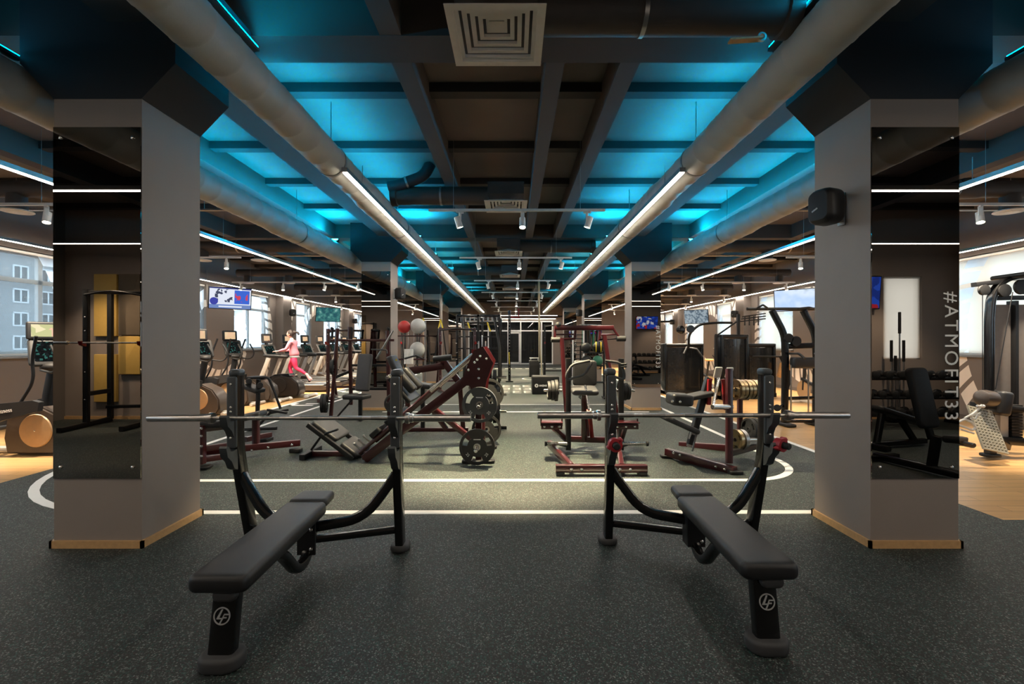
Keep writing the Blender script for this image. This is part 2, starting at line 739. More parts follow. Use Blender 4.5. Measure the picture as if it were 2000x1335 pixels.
sport_screen()
screen('tv_teal', [(.02, .10, .11), (.03, .16, .16), (.02, .08, .1), (.06, .22, .2), (.3, .5, .45)], 5, .5, 8, True)
screen('tv_sky', [(.35, .5, .85), (.55, .68, .95), (.45, .6, .9), (.65, .75, .95), (.2, .3, .2)], 2.2, .55, 5, True)
screen('tv_film', [(.02, .03, .04), (.03, .04, .05), (.1, .14, .18), (.35, .42, .46), (.04, .05, .06)], 9, .5, 1, True)
screen('tv_news', [(.02, .06, .5), (.03, .1, .7), (.5, .03, .05), (.02, .05, .35), (.7, .75, .9)], 8, .8, 2)
screen('console_warm', [(.95, .62, .38), (.9, .62, .36), (.35, .08, .05), (.95, .7, .42)], 8, .42, 4)
screen('console_grass', [(.85, .75, .45), (.9, .55, .4), (.6, .6, .3), (.9, .8, .5)], 8, .5, 6)
screen('console_dark', [(.01, .012, .012), (.015, .02, .02), (.01, .012, .012), (.02, .03, .03), (.012, .015, .015), (.01, .012, .012), (.02, .02, .022), (.06, .2, .17), (.012, .015, .015)], 44, .3, 9)
# ------------------------------------------------------------------ the room
XW = 9.0
Y0, Y1 = -2.35, 32.0
ZS = 4.25          # slab
ZB = 3.94          # beam underside
COLS_Y = (3.46, 10.46, 17.46, 24.46)
CXL, CXR = -3.12, 3.01

mb = MB()
mb.bx(-5.62, 4.25, Y0, Y1, -.12, 0)
mb.bx(4.25, XW, Y0, 4.0, -.12, 0)
mb.bx(-XW, -5.62, Y0, 4.2, -.12, 0)
struct('floor', mb, 'rubber_floor', 'dark speckled rubber gym floor in the middle of the hall', 'floor')
mb = MB().bx(-XW, -5.62, 4.2, Y1, -.12, 0)
struct('floor', mb, 'wood_floor', 'light oak plank floor along the cardio machines by the left windows', 'floor')
mb = MB().bx(4.25, XW, 4.0, Y1, -.12, 0)
struct('floor', mb, 'wood_floor', 'light oak plank floor under the cable machines by the right windows', 'floor')
struct('ceiling', MB().bx(-XW, XW, Y0, Y1, ZS, ZS + .15), 'slab', 'dark painted concrete ceiling slab', 'ceiling')

# windows of each side wall, every 7 m
WIN = []
for k in range(-1, 4):
    for a, b in ((5.1, 6.5), (7.85, 10.0)):
        y0, y1 = a + 7 * k, b + 7 * k
        if y0 > Y0 and y1 < Y1:
            WIN.append((y0, y1))
ZW0, ZW1 = 1.29, 3.24


def side_wall(name, sg, m, label):
    mb = MB()
    x0, x1 = (XW, XW + .3) if sg > 0 else (-XW - .3, -XW)
    mb.bx(x0, x1, Y0, Y1, 0, ZW0)
    mb.bx(x0, x1, Y0, Y1, ZW1, ZS)
    e = [Y0]
    for a, b in WIN:
        e += [a, b]
    e.append(Y1)
    for i in range(0, len(e), 2):
        mb.bx(x0, x1, e[i], e[i + 1], ZW0, ZW1)
    for y in (10.46, 17.46, 24.46):
        mb.bx(min(sg * XW, sg * 8.72), max(sg * XW, sg * 8.72), y, y + .64, 0, ZS)
    return struct(name, mb, m, label, 'wall')


side_wall('wall_left', -1, 'art_wall', 'grey window wall with painted white arcs behind the treadmills')
side_wall('wall_right', 1, 'art_wall', 'grey window wall with painted white arcs behind the weight stacks')
WN = 0
ORD = ['nearest', 'second', 'third', 'fourth', 'fifth', 'sixth', 'seventh', 'eighth', 'ninth']
for sg, bm_, side in ((-1, 'blind_blue', 'left'), (1, 'blind_white', 'right')):
    vis = 0
    for a, b in WIN:
        WN += 1
        xo = sg * (XW + .2)
        fr = MB()
        for y in (a + .04, b - .04) + (((a + b) / 2,) if b - a > 1.8 else ()):
            fr.box((xo, y, (ZW0 + ZW1) / 2), (.07, .08, ZW1 - ZW0))
        for z in (ZW0 + .04, ZW1 - .04, ZW1 - .55):
            fr.box((xo, (a + b) / 2, z), (.07, b - a, .08))
        w = struct('window_%d' % WN, fr, 'white', 'white framed %s wall window, number %d from the near end' % (side, WN if sg < 0 else WN - len(WIN)), 'window')
        struct('pane', MB().box((xo + sg * .01, (a + b) / 2, (ZW0 + ZW1) / 2), (.012, b - a, ZW1 - ZW0)), 'pane', None, None, w)
        struct('sill', MB().bx(min(sg * 8.9, sg * 9.1), max(sg * 8.9, sg * 9.1), a - .05, b + .05, ZW0 - .04, ZW0), 'steel', None, None, w)
        if b < 7.5 or a > 31:
            continue
        vis += 1
        t = thing('roller_blind', '%s roller blind over the %s visible window of the %s wall' % ('sheer bluish' if sg < 0 else 'sheer white', ORD[vis - 1], side), 'blind', (sg * (XW + .06), (a + b) / 2, ZW1 - .03), group='roller blinds of the %s window wall' % side)
        h = ZW1 - ZW0 - .06
        MB().box((0, 0, -h / 2), (.004, b - a - .04, h)).build('fabric', bm_, t)
        MB().cyl((0, -(b - a) / 2 + .02, -.01), (0, (b - a) / 2 - .02, -.01), .028).build('roller', 'white_metal', t)
        MB().box((0, 0, -h), (.02, b - a - .04, .025)).build('bottom_rail', 'white_metal', t)

struct('wall_back', MB().bx(-XW, 7.42, Y0 - .2, Y0, 0, ZS).bx(8.2, XW, Y0 - .2, Y0, 0, ZS).bx(7.42, 8.2, Y0 - .2, Y0, 0, 1.2).bx(7.42, 8.2, Y0 - .2, Y0, 2.86, ZS), 'taupe', 'grey wall behind the camera, seen in the column mirrors', 'wall')
# lit panels on the wall behind the camera (mirrored in the left column)
for i, (x0, x1, z0, z1, m, lab) in enumerate(((-8.37, -7.92, 1.66, 2.9, 'panel_yellow', 'tall ochre wall panel behind the squat rack, seen in the mirror'),
                                         (-8.37, -7.92, .35, 1.3, 'panel_yellow', 'low ochre wall panel behind the squat rack, seen in the mirror'),
                                         (-7.88, -7.45, .9, 1.66, 'panel_yellow', 'short ochre wall panel beside the two stacked ones, seen in the mirror'), (-7.88, -7.45, 1.68, 2.9, 'panel_brown', 'dark brown wall panel above the short ochre one, seen in the mirror'))):
    t = thing('wall_panel', lab, 'wall panel', ((x0 + x1) / 2, Y0 + .035, z0))
    MB().pad((0, 0, (z1 - z0) / 2), (x1 - x0, z1 - z0, .06), rot(90), .01, .008).build('board', m, t)

struct('baseboard_back', MB().bx(-XW, XW, Y0, Y0 + .02, 0, .06), 'wood_trim', 'pale wooden baseboard of the wall behind the camera', 'baseboard')
# far wall with the glazed front
mb = MB()
mb.bx(-XW, -3.15, Y1, Y1 + .2, 0, ZS)
mb.bx(2.75, XW, Y1, Y1 + .2, 0, ZS)
mb.bx(-3.15, 2.75, Y1, Y1 + .2, 3.02, ZS)
struct('wall_far', mb, 'taupe', 'grey far wall around the glazed partition', 'wall')
fr = MB()
mull = (-3.1, -1.75, -.38, .5, 1.95, 2.7)
for x in mull:
    fr.bx(x - .04, x + .04, Y1 - .04, Y1 + .06, 0, 3.02)
for z in (.05, 2.33, 2.98):
    fr.bx(-3.1, 2.7, Y1 - .03, Y1 + .05, z - .04, z + .04)
gw = struct('window_30', fr, 'white', 'white framed glass partition closing the far end of the hall', 'window')
for i in range(len(mull) - 1):
    struct('pane', MB().bx(mull[i], mull[i + 1], Y1, Y1 + .012, .05, 2.98), 'dark_pane', None, None, gw)
dr = MB()
for x in (-.3, .42):
    dr.bx(x - .06, x + .06, Y1 - .07, Y1 - .02, .06, 2.24)
for z in (.1, 2.2):
    dr.bx(-.36, .48, Y1 - .07, Y1 - .02, z - .06, z + .06)
d = struct('door_1', dr, 'white', 'white framed glass door in the middle of the far partition', 'door')
struct('handle', MB().tube([(.36, Y1 - .1, .9), (.36, Y1 - .1, 1.3)], .015), 'steel', None, None, d)
mb = MB().bx(-4, 4, Y1 + 4, Y1 + 4.2, -.1, 3.4).bx(-4.1, -3.9, Y1 + .2, Y1 + 4.2, -.1, 3.4).bx(3.9, 4.1, Y1 + .2, Y1 + 4.2, -.1, 3.4)
struct('wall_beyond', mb, 'wall_dark', 'dark wall of the room beyond the glass', 'wall')
struct('floor', MB().bx(-4, 4, Y1, Y1 + 4.2, -.12, 0), 'asphalt', 'dark floor of the room beyond the glass', 'floor')
struct('ceiling', MB().bx(-4, 4, Y1, Y1 + 4.2, 3.3, 3.4), 'ceil', 'dark ceiling of the room beyond the glass', 'ceiling')

# baseboards of the side walls
for sg, s in ((-1, 'left'), (1, 'right')):
    struct('baseboard_' + s, MB().bx(min(sg * 8.98, sg * 9.0), max(sg * 8.98, sg * 9.0), 4.2, Y1, 0, .1), 'wall_dark', 'dark baseboard along the %s window wall' % s, 'baseboard')

# columns with flared heads
CN = 0
for sg, cx, side in ((-1, CXL, 'left'), (1, CXR, 'right')):
    for j, y in enumerate(COLS_Y):
        CN += 1
        hw, hc = .33, .58
        mb = MB()
        poly = [(-hw, 0), (hw, 0), (hw, 3.37), (hc, 3.63), (hc, ZS), (-hc, ZS), (-hc, 3.63), (-hw, 3.37)]
        mb.prism(poly, .64, (cx, y + .32, 0), (1, 0, 0), (0, 0, 1))
        c = struct('column', mb, 'taupe', 'grey square column with flared head, %s of the %s row' % (ORD[j], side), 'column')
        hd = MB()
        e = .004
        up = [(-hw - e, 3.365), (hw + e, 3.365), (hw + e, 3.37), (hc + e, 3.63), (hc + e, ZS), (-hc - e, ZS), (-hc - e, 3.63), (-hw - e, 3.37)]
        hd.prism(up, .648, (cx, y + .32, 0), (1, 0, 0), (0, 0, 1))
        struct('column_head_shade', hd, 'navy', None, None, c)  # near-black shell painted in for the unlit darkness of the column top
        bb = MB()
        bb.bx(cx - hw - .02, cx + hw + .02, y - .02, y, 0, .055).bx(cx - hw - .02, cx + hw + .02, y + .64, y + .66, 0, .055)
        bb.bx(cx - hw - .02, cx - hw, y - .02, y + .66, 0, .055).bx(cx + hw, cx + hw + .02, y - .02, y + .66, 0, .055)
        struct('baseboard', bb, 'wood_trim', None, None, c)
        # smoked mirror screwed to the face towards the camera
        t = thing('mirror', 'smoked mirror panel on the front of the %s column of the %s row' % (ORD[j], side), 'mirror', (cx, y, .52), group='smoked mirrors on the columns')
        MB().box((0, -.006, 1.315), (.655, .008, 2.63)).build('glass', 'dark_mirror', t)
        for bxx in (-.27, .27):
            for bz in (.085, 2.55):
                MB().lathe([(.012, 0), (.012, .006), (.006, .01)], (bxx, -.01, bz), (0, -1, 0), 12).build('screw', 'bolt', t)
        if sg > 0:
            s_ = 1.0 / 7.45
            tv_, _ = text_mesh('#ATMOFIT33', 1.22)
            wd = max(q[0] for q in tv_) - min(q[0] for q in tv_)
            MB().text('#ATMOFIT33', .955 / wd, (.262, -.0115, .916), (0, 0, -1), (1, 0, 0), .001).build('lettering', 'white', t)

# ceiling beams
for y in (3.61, 10.61, 17.61, 24.61):
    struct('beam', MB().bx(-XW, XW, y, y + .35, ZB, ZS), 'ceil', 'dark cross beam %.0f m down the hall' % max(0, y) if y > 0 else 'dark cross beam behind the camera', 'beam')
segs = [(-3.05, .35), (.36, .87), (7.31, 10.61)]
for x0, x1, lab in ((-3.05, -2.72, 'left column row'), (2.65, 2.98, 'right column row'), (-1.05, -.88, 'left side of the centre aisle'), (.92, 1.09, 'right side of the centre aisle'),
                    (.28, .44, 'middle of the centre aisle'), (-4.35, -4.1, 'left side aisle'), (4.05, 4.3, 'right side aisle'), (-6.6, -6.4, 'left cardio aisle'), (6.4, 6.6, 'right machine aisle')):
    struct('beam', MB().bx(x0, x1, Y0, Y1, ZB + .005, ZS), 'beam', 'grey lengthwise ceiling beam over the ' + lab, 'beam')
k = 0
for b0 in (-3.04, 3.96, 10.96, 17.96, 24.96):
    for i in range(4):
        y = b0 + .845 + i * 1.4
        if y > Y1 - .2 or y < Y0:
            continue
        k += 1
        struct('ceiling_rib', MB().bx(-XW, XW, y, y + .14, 4.15, ZS), 'rib', 'shallow cross rib of the ceiling, number %d from the camera end' % k, 'beam')

# painted lines on the floor
LW = .075


def floor_line(name, pts, w, label, m='white_line', z=.003):
    P = [V((x, y, 0)) for x, y in pts]
    mb = MB()
    vs, fs = [], []
    for i, p in enumerate(P):
        t = (P[min(i + 1, len(P) - 1)] - P[max(i - 1, 0)]).normalized()
        n = V((-t.y, t.x, 0)) * w / 2
        vs += [p + n, p - n, p + n + V((0, 0, z)), p - n + V((0, 0, z))]
    for i in range(len(P) - 1):
        a = 4 * i
        fs += [(a + 2, a + 3, a + 7, a + 6), (a, a + 4, a + 5, a + 1), (a, a + 2, a + 6, a + 4), (a + 1, a + 5, a + 7, a + 3)]
    fs += [(0, 1, 3, 2), (len(vs) - 4, len(vs) - 2, len(vs) - 1, len(vs) - 3)]
    mb.add(vs, fs)
    o = mb.build(name, m)
    o['kind'] = 'structure'
    tag(o, label, 'floor marking')
    return o


def arc(cx, cy, r, a0, a1, n=14):
    return [(cx + r * math.cos(math.radians(a0 + (a1 - a0) * k / n)), cy + r * math.sin(math.radians(a0 + (a1 - a0) * k / n))) for k in range(n + 1)]


floor_line('trim_1', [(-5.57, 27)] + arc(-3.52, 6.22, 2.05, 180, 270) + arc(2.85, 5.58, 1.40, 270, 360) + [(4.22, 27)], .085, 'outer white running lane line curving around the front of the hall')
floor_line('trim_2', [(-4.65, 27)] + arc(-3.75, 6.03, .9, 180, 270) + arc(2.6, 6.0, .85, 270, 360) + [(3.45, 27)], .085, 'inner white running lane line curving around the machines')
floor_line('trim_3', [(-2.9, 10.2), (3.0, 10.2)], .06, 'white line across the floor beyond the plate machines')
floor_line('trim_4', [(-2.9, 11.4), (3.0, 11.4)], .05, 'white line across the floor past the near plyo box')
k = 4
for x, y, r in ((1.0, 19.5, .62), (1.45, 16.6, .6)):
    k += 1
    floor_line('trim_%d' % k, arc(x, y, r, 0, 360, 40), .05, 'white ring painted on the floor ' + ('by the tall plyo box' if k == 5 else 'by the low plyo box'))
mb = MB()
for i, x in enumerate((-1.5, -.9, -.3, .3, .9, 1.5, 2.1, 2.7)):
    mb.bx(x - .2, x + .2, 26.9, 27.1, 0, .003)
o = mb.build('trim_7', 'white_line')
tag(o, 'row of white dashes on the floor before the glass partition', 'floor marking', kind='structure')
mb = MB()
for i in range(3):
    y = 14.0 + i * .95
    for x in (-.38, -.02, .32):
        mb.bx(x, x + .26, y, y + .08, 0, .003).bx(x, x + .26, y + .5, y + .58, 0, .003).bx(x + (.2 if i % 2 else 0), x + (.26 if i % 2 else .06), y + .08, y + .5, 0, .003).bx(x + .06, x + .2, y + .26, y + .33, 0, .003)
o = mb.build('trim_8', 'dull_line')
tag(o, 'dull white lettering strokes on the floor before the low plyo box', 'floor marking', kind='structure')
mb = MB()
for i, (x, y) in enumerate(((-5.2, 11.2), (-5.15, 12.6), (-5.1, 14.2))):
    mb.bx(x - .3, x + .3, y, y + .1, 0, .003).bx(x - .3, x - .2, y, y + .4, 0, .003).bx(x, x + .3, y + .3, y + .4, 0, .003)
o = mb.build('trim_9', 'white_line')
tag(o, 'white lane figures painted between the two running lines on the left', 'floor marking', kind='structure')

# the town outside the left windows
t = thing('apartment_building', 'grey apartment block far outside the nearest left window', 'building', (-58, 40, -6), 0)
MB().bx(-8, 0, -6, 44, 0, 28).build('wall', 'facade', t)
for iz in range(7):
    for iy in range(12):
        y, z = 1.4 + iy * 3.2, 4.0 + iz * 2.75
        w = MB()
        for q in (-.8, 0, .8):
            w.bx(0, .08, y + q - .08, y + q + .08, z, z + 1.5)
        for q in (0, 1.5):
            w.bx(0, .08, y - .88, y + .88, z + q - .08, z + q + .08)
        o = w.build('window', 'facade_frame', t)
        MB().bx(-.02, .03, y - .8, y + .8, z, z + 1.5).build('pane', 'facade_glass', o)
t = thing('apartment_building', 'pale building across the street outside the right windows', 'building', (22, 12, -6), 0)
MB().bx(0, 5, -16, 30, 0, 20).build('wall', 'facade_frame', t)
struct('ground', MB().bx(-80, -XW - .4, -40, 100, -6.2, -6).bx(XW + .4, 60, -40, 70, -6.2, -6), 'asphalt', 'street outside the windows', 'ground')
# ------------------------------------------------------------------ ducts, vents, lamps
def duct(name, x, z, segs, label, m='duct'):
    """spiral duct along the hall: segs = (y0, y1, r), reducers in between, ribbed seams"""
    t = thing(name, label, 'air duct', (x, 0, z))
    mb = MB()
    prof = []
    for i, (a, b, r) in enumerate(segs):
        y = a
        while y < b - .05:
            prof += [(r, y), (r + .004, y + .012), (r, y + .024)]
            y += .32
        prof.append((r, b))
    prof = [(.01, prof[0][1])] + prof + [(.01, prof[-1][1])]
    mb.lathe(prof, (0, 0, 0), (0, 1, 0), 28)
    mb.build('pipe', m, t)
    i = 0
    for y in (1.2, 5.2, 8.2, 12.2, 15.5, 19.2, 22.5, 26.2):
        r = [r for a, b, r in segs if a <= y <= b + .5][0]
        MB().ring((0, y, 0), (0, 1, 0), r, r + .01, .035, 32).build('clamp', 'steel', t)
        MB().tube([(0, y, r), (0, y, ZS - z)], .006, 6).build('hanger', 'steel', t)
    return t


ZD = 3.585
duct('ventilation_duct', -2.06, ZD, [(-2.2, 6.2, .168), (6.45, 13.4, .19), (13.7, 31.5, .215)], 'round grey duct over the left edge of the centre aisle, white light line below')
duct('ventilation_duct', 2.06, ZD, [(-2.2, 6.2, .168), (6.45, 13.4, .19), (13.7, 31.5, .215)], 'round grey duct over the right edge of the centre aisle, white light line below')
duct('ventilation_duct', -3.86, 3.5, [(-2.2, 7.2, .18), (7.5, 12.0, .2), (12.3, 31.5, .215)], 'round grey duct over the left side aisle beyond the left columns')
duct('ventilation_duct', 3.80, 3.5, [(-2.2, 7.2, .18), (7.5, 12.0, .2), (12.3, 31.5, .215)], 'round grey duct over the right side aisle beyond the right columns')


def strip(x, y0, y1, z, label, w=.05):
    t = thing('light_strip', label, 'light', (x, y0, z))
    L = y1 - y0
    MB().bx(-w / 2 - .006, w / 2 + .006, 0, L, 0, .05).build('housing', 'steel', t)
    MB().bx(-w / 2, w / 2, .02, L - .02, -.006, .0).build('diffuser', 'strip', t)
    k = 0
    for y in (.6, L * .33, L * .66, L - .6):
        MB().tube([(0, y, .05), (0, y, .3)], .004, 6).build('cable', 'steel', t)
    return t


for sg, s in ((-1, 'left'), (1, 'right')):
    t = strip(sg * 1.857, 5.06, 28.8, 3.41, 'long white light line hung under the %s centre aisle duct' % s)
    strip(sg * 4.98, 4.4, 29.0, 3.25, 'long white light line over the middle of the %s side aisle' % s)
    strip(sg * 8.66, 4.4, 30.5, 3.28, 'long white light line along the top of the %s window wall' % s, .04)
t = thing('light_strip', 'short white light line across the far end above the glass partition', 'light', (-1.4, 30.4, 3.3))
MB().bx(0, 4.3, -.03, .03, 0, .05).build('housing', 'steel', t)
MB().bx(.02, 4.28, -.014, .014, -.004, 0).build('diffuser', 'strip', t)
for x in (.5, 3.8):
    MB().tube([(x, 0, .05), (x, 0, .95)], .004, 6).build('cable', 'steel', t)
t = thing('light_strip', 'lower white light line across the far end just above the glass', 'light', (-1.4, 31.6, 3.14))
MB().bx(0, 4.3, -.03, .03, 0, .05).build('housing', 'steel', t)
MB().bx(.02, 4.28, -.014, .014, -.004, 0).build('diffuser', 'strip', t)


for y, o in ((1.67, 'just before the camera'), (-1.14, 'just behind the camera')):
    for x0, x1, w in ((-8.5, -2.5, 'left'), (-1.6, 1.6, 'middle'), (2.5, 8.5, 'right')):
        t = thing('light_strip', 'white cross light line overhead %s, %s piece, seen in the mirrors' % (o, w), 'light', (x0, y, 3.26))
        MB().bx(0, x1 - x0, -.031, .031, 0, .05).build('housing', 'steel', t)
        MB().bx(.02, x1 - x0 - .02, -.025, .025, -.006, 0).build('diffuser', 'strip_soft', t)
        for x in (.5, x1 - x0 - .5):
            MB().tube([(x, 0, .05), (x, 0, .99)], .004, 6).build('cable', 'steel', t)


def vent(y, sgn, s, label):
    """square louvred diffuser under a plenum box with its cross duct"""
    t = thing('ceiling_vent', label, 'air vent', (-.115, y, 3.63), group='square vents of the centre aisle')
    fr = MB()
    for k in range(6):
        h = s / 2 * (1 - .155 * k)
        hi = h - (.055 if k == 0 else .03)
        z0 = .017 * k
        n = 4
        vs = []
        for a, zz in ((h, z0), (hi, z0), (hi, z0 + .024), (h, z0 + .006)):
            vs += [(-a, -a, zz), (a, -a, zz), (a, a, zz), (-a, a, zz)]
        fs = []
        for r in range(4):
            for j in range(4):
                a, b = r * 4 + j, r * 4 + (j + 1) % 4
                c, d = ((r + 1) % 4) * 4 + (j + 1) % 4, ((r + 1) % 4) * 4 + j
                fs.append((a, b, c, d))
        o = MB().add(vs, fs).build('frame' if k == 0 else 'louvre', 'white_metal', t)
    MB().box((0, 0, .09), (s * .16, s * .16, .02)).build('core', 'white_metal', t)
    MB().bx(-s / 2 + .05, s / 2 - .05, -s / 2 + .05, s / 2 - .05, .12, .30).build('plenum', 'duct_dark', t)
    return t


for i, (y, sgn) in enumerate(((3.17, 1), (7.12, -1), (10.9, 1), (14.6, -1), (18.2, 1), (21.6, -1))):
    vent(y, sgn, .64, 'square white louvred ceiling vent, %s from the camera' % ORD[i] if i else 'large square white louvred ceiling vent nearest the camera')
    t = thing('branch_duct', 'dark cross duct feeding the %s ceiling vent from the %s' % (ORD[i], 'right' if sgn > 0 else 'left'), 'air duct', (-.115, y, 3.80))
    r = .138
    x1 = (1.92 + .115) if sgn > 0 else (-1.88 + .115)
    MB().lathe([(r, 0), (r, abs(x1) - .27 - .1), (r + .02, abs(x1) - .36), (r + .02, abs(x1) - .27)], (sgn * .27, 0, 0), (sgn, 0, 0), 28).build('pipe', 'duct_dark', t)
    MB().ring((sgn * 1.0, 0, 0), (1, 0, 0), r, r + .008, .03, 28).build('clamp', 'steel', t)
t = thing('bent_pipe', 'dark bent pipe rising from the left duct to the ceiling', 'air duct', (0, 7.0, 0))
MB().tube([(-1.9, 0, 3.9), (-1.72, 0, 3.93), (-1.36, 0, 4.06), (-1.26, 0, 4.25)], .085, 16, .12).build('pipe', 'navy', t)
MB().ring((-1.62, 0, 3.965), (.94, 0, .33), .085, .095, .03, 20).build('clamp', 'steel', t)
t = thing('bracket_strip', 'short cardboard coloured strap under the near cross duct', 'bracket', (1.62, 3.12, 3.585))
MB().box((-.05, 0, 0), (.22, .05, .012), rot(0, -4, 0)).build('strap', 'wood_trim', t)
MB().ring((.06, 0, .02), (0, 1, 0), .018, .03, .02, 16).build('buckle', 'steel', t)

# track rails with spotlights
HEAD = None


def make_head(label, loc, rz, tilt=0):
    t = thing('track_spotlight', label, 'spotlight', loc, rz)
    MB().box((0, 0, -.012), (.10, .03, .024)).pad((0, 0, -.075), (.028, .05, .11), None, .01, .006).build('adapter', 'white_metal', t)
    R = rot(0, 18, 0)
    mb = MB()
    ax = R @ V((0, 0, -1))
    p = V((.045, 0, -.075))
    mb.lathe([(.03, 0), (.042, .008), (.042, .12), (.046, .15), (.04, .15), (.036, .135)], p, ax, 20)
    mb.build('lamp_body', 'white_metal', t)
    MB().lathe([(.035, 0), (.035, .004)], p + ax * .137, ax, 20).build('lens', 'lens', t)
    return t


RN = 0
SPOTS = []


def rail(x0, x1, y, z, heads, label, hl):
    t = thing('light_track', label, 'light track', ((x0 + x1) / 2, y, z))
    L = x1 - x0
    MB().bx(-L / 2, L / 2, -.017, .017, 0, .032).build('rail', 'white_metal', t)
    for x in (-L * .36, L * .36):
        MB().tube([(x, 0, .032), (x, 0, ZS - z)], .003, 6).build('cable', 'steel', t)
    global HEAD
    nm = {1: ['only'], 2: ['left', 'right'], 3: ['left', 'middle', 'right'], 4: ['leftmost', 'second', 'third', 'rightmost']}[len(heads)]
    for i, (x, rz) in enumerate(heads):
        lab = 'white track spotlight, %s on the %s' % (nm[i], hl)
        if HEAD is None:
            HEAD = make_head(lab, (x, y, z), rz)
        else:
            dup(HEAD, (x, y, z), rz, lab)
        SPOTS.append((x, y, z, rz))


CR = [(6.2, 'nearest'), (9.7, 'second'), (13.3, 'third'), (16.4, 'fourth'), (19.8, 'fifth'), (23.2, 'sixth'), (26.6, 'seventh')]
for y, o in CR:
    rail(-1.14, 1.23, y, 3.30, [(-.72, 200), (.12, 90), (.99, -20)], 'white light track across the centre aisle, %s from the camera' % o, 'track across the centre aisle %s from the camera' % o)
SR = [(5.87, 'nearest'), (9.55, 'second'), (13.5, 'third'), (17.5, 'fourth'), (21.4, 'fifth'), (25.3, 'sixth')]
for sg, s in ((-1, 'left'), (1, 'right')):
    for y, o in SR:
        xs = [8.0, 6.75, 5.55, 4.55] if y > 10 else [7.9, 5.95]
        a, b = (4.4, 8.25)
        if y < 10:
            a = 5.65
        hx = sorted(sg * x for x in xs)
        rail(min(sg * a, sg * b), max(sg * a, sg * b), y, 3.28, [(x, 90 + 30 * (1 if k % 2 else -1)) for k, x in enumerate(hx)],
             'white light track over the %s side aisle, %s from the camera' % (s, o), 'track over the %s side aisle %s from the camera' % (s, o))

# round diffusers and their brown cross ducts over the side aisles
DISC = None
for sg, s in ((-1, 'left'), (1, 'right')):
    for j, (y, o) in enumerate(((6.2, 'nearest'), (9.9, 'second'), (13.7, 'third'), (17.3, 'fourth'), (21.2, 'fifth'), (25.1, 'sixth'))):
        t = thing('branch_duct', 'brown cross duct over the %s side aisle, %s from the camera' % (s, o), 'air duct', (sg * 4.0, y, 3.60))
        MB().lathe([(.13, 0), (.13, 2.2), (.11, 2.3), (.11, 4.2)], (0, 0, 0), (sg, 0, 0), 20).build('pipe', 'duct_dark', t)
        MB().ring((sg * 1.9, 0, 0), (1, 0, 0), .13, .14, .03, 20).build('clamp', 'steel', t)
        for k, x in enumerate((5.45, 6.68, 7.9)):
            lab = 'round white air diffuser over the %s side aisle, %s row, %s from the columns' % (s, o, ('nearest', 'second', 'farthest')[k])
            if DISC is None:
                DISC = thing('round_diffuser', lab, 'air vent', (sg * x, y, 3.29), group='round diffusers of the side aisles')
                MB().lathe([(.165, 0), (.175, .008), (.165, .022), (.13, .03), (.12, .012), (.13, 0)], (0, 0, 0), (0, 0, 1), 28).build('ring', 'white_metal', DISC)
                MB().lathe([(.09, -.004), (.1, 0), (.06, .02)], (0, 0, 0), (0, 0, 1), 24).build('disc', 'white_metal', DISC)
                MB().lathe([(.11, 0), (.11, .22)], (0, 0, .012), (0, 0, 1), 20).build('neck', 'duct_dark', DISC)
            else:
                dup(DISC, (sg * x, y, 3.29), None, lab, 'round diffusers of the side aisles')

# thin conduits over the side aisles
for sg, s in ((-1, 'left'), (1, 'right')):
    for y, o in ((7.6, 'nearest'), (11.6, 'second')):
        t = thing('conduit', 'thin pale pipe across the ceiling of the %s side aisle, %s from the camera' % (s, o), 'pipe', (sg * 4.3, y, 3.72))
        MB().tube([(0, 0, 0), (sg * 4.4, 0, 0)], .02, 10).build('pipe', 'steel', t)
        for x in (.8, 2.4, 3.9):
            MB().tube([(sg * x, 0, .02), (sg * x, 0, ZS - 3.72)], .005, 6).build('hanger', 'steel', t)

# cyan uplights standing on top of the ducts
UP = None
CY = []
for sg, s in ((-1, 'left'), (1, 'right')):
    for x, z, d in ((2.06, 3.79, 'centre aisle'), (3.84, 3.72, 'side aisle')):
        for y, o in ((9.9, 'before the second column'), (11.9, 'behind the second column'), (16.8, 'before the third column'), (23.6, 'before the fourth column')):
            lab = 'small floodlight with blue glow on the %s %s duct %s' % (s, d, o)
            if UP is None:
                UP = thing('floodlight', lab, 'floodlight', (sg * x, y, z))
                MB().pad((0, 0, .0), (.16, .10, .05), rot(35, 0, 0), .01, .01).build('housing', 'black_satin', UP)
                MB().box((0, -.014, .022), (.13, .07, .006), rot(35, 0, 0)).build('lens', 'cyan_lens', UP)
                MB().bx(-.09, -.08, -.02, .02, -.04, .02).bx(.08, .09, -.02, .02, -.04, .02).build('bracket', 'black_satin', UP)
            else:
                dup(UP, (sg * x, y, z), None, lab)
            CY.append((sg * x, y, z))


# blue light lines lying on top of the ducts
for sg, s in ((-1, 'left'), (1, 'right')):
    for x, z, d in ((2.13, 3.765, 'centre aisle'), (3.93, 3.695, 'side aisle')):
        for k, (a, b, h) in enumerate(((2.5, 3.5, .0), (4.05, 10.3, .02), (11.1, 17.3, .045), (18.1, 24.3, .045))):
            if k == 0:
                x = x - .17
            elif k == 1:
                x = x + .17
            t = thing('blue_light_line', 'blue glowing line on top of the %s %s duct, %s bay from the camera' % (s, d, ORD[k]), 'light', (sg * x, a, z + h))
            MB().bx(-.03, .03, 0, b - a, -.02, .004).build('housing', 'steel', t)
            if k == 0 and d == 'centre aisle':
                q = sg * .038
                MB().bx(q - .004, q + .004, 0, b - a, -.02, .13).build('added_shade_lip', 'black_satin', t)  # unseen lip added to keep the blue light off the column heads
            MB().bx(-.026, .026, .01, b - a - .01, .005, .012).build('diffuser', ('cyan_soft' if d == 'centre aisle' else 'cyan_dim', 'cyan_strip', 'teal_strip', 'teal_strip')[k], t)


# speakers
SPK = None


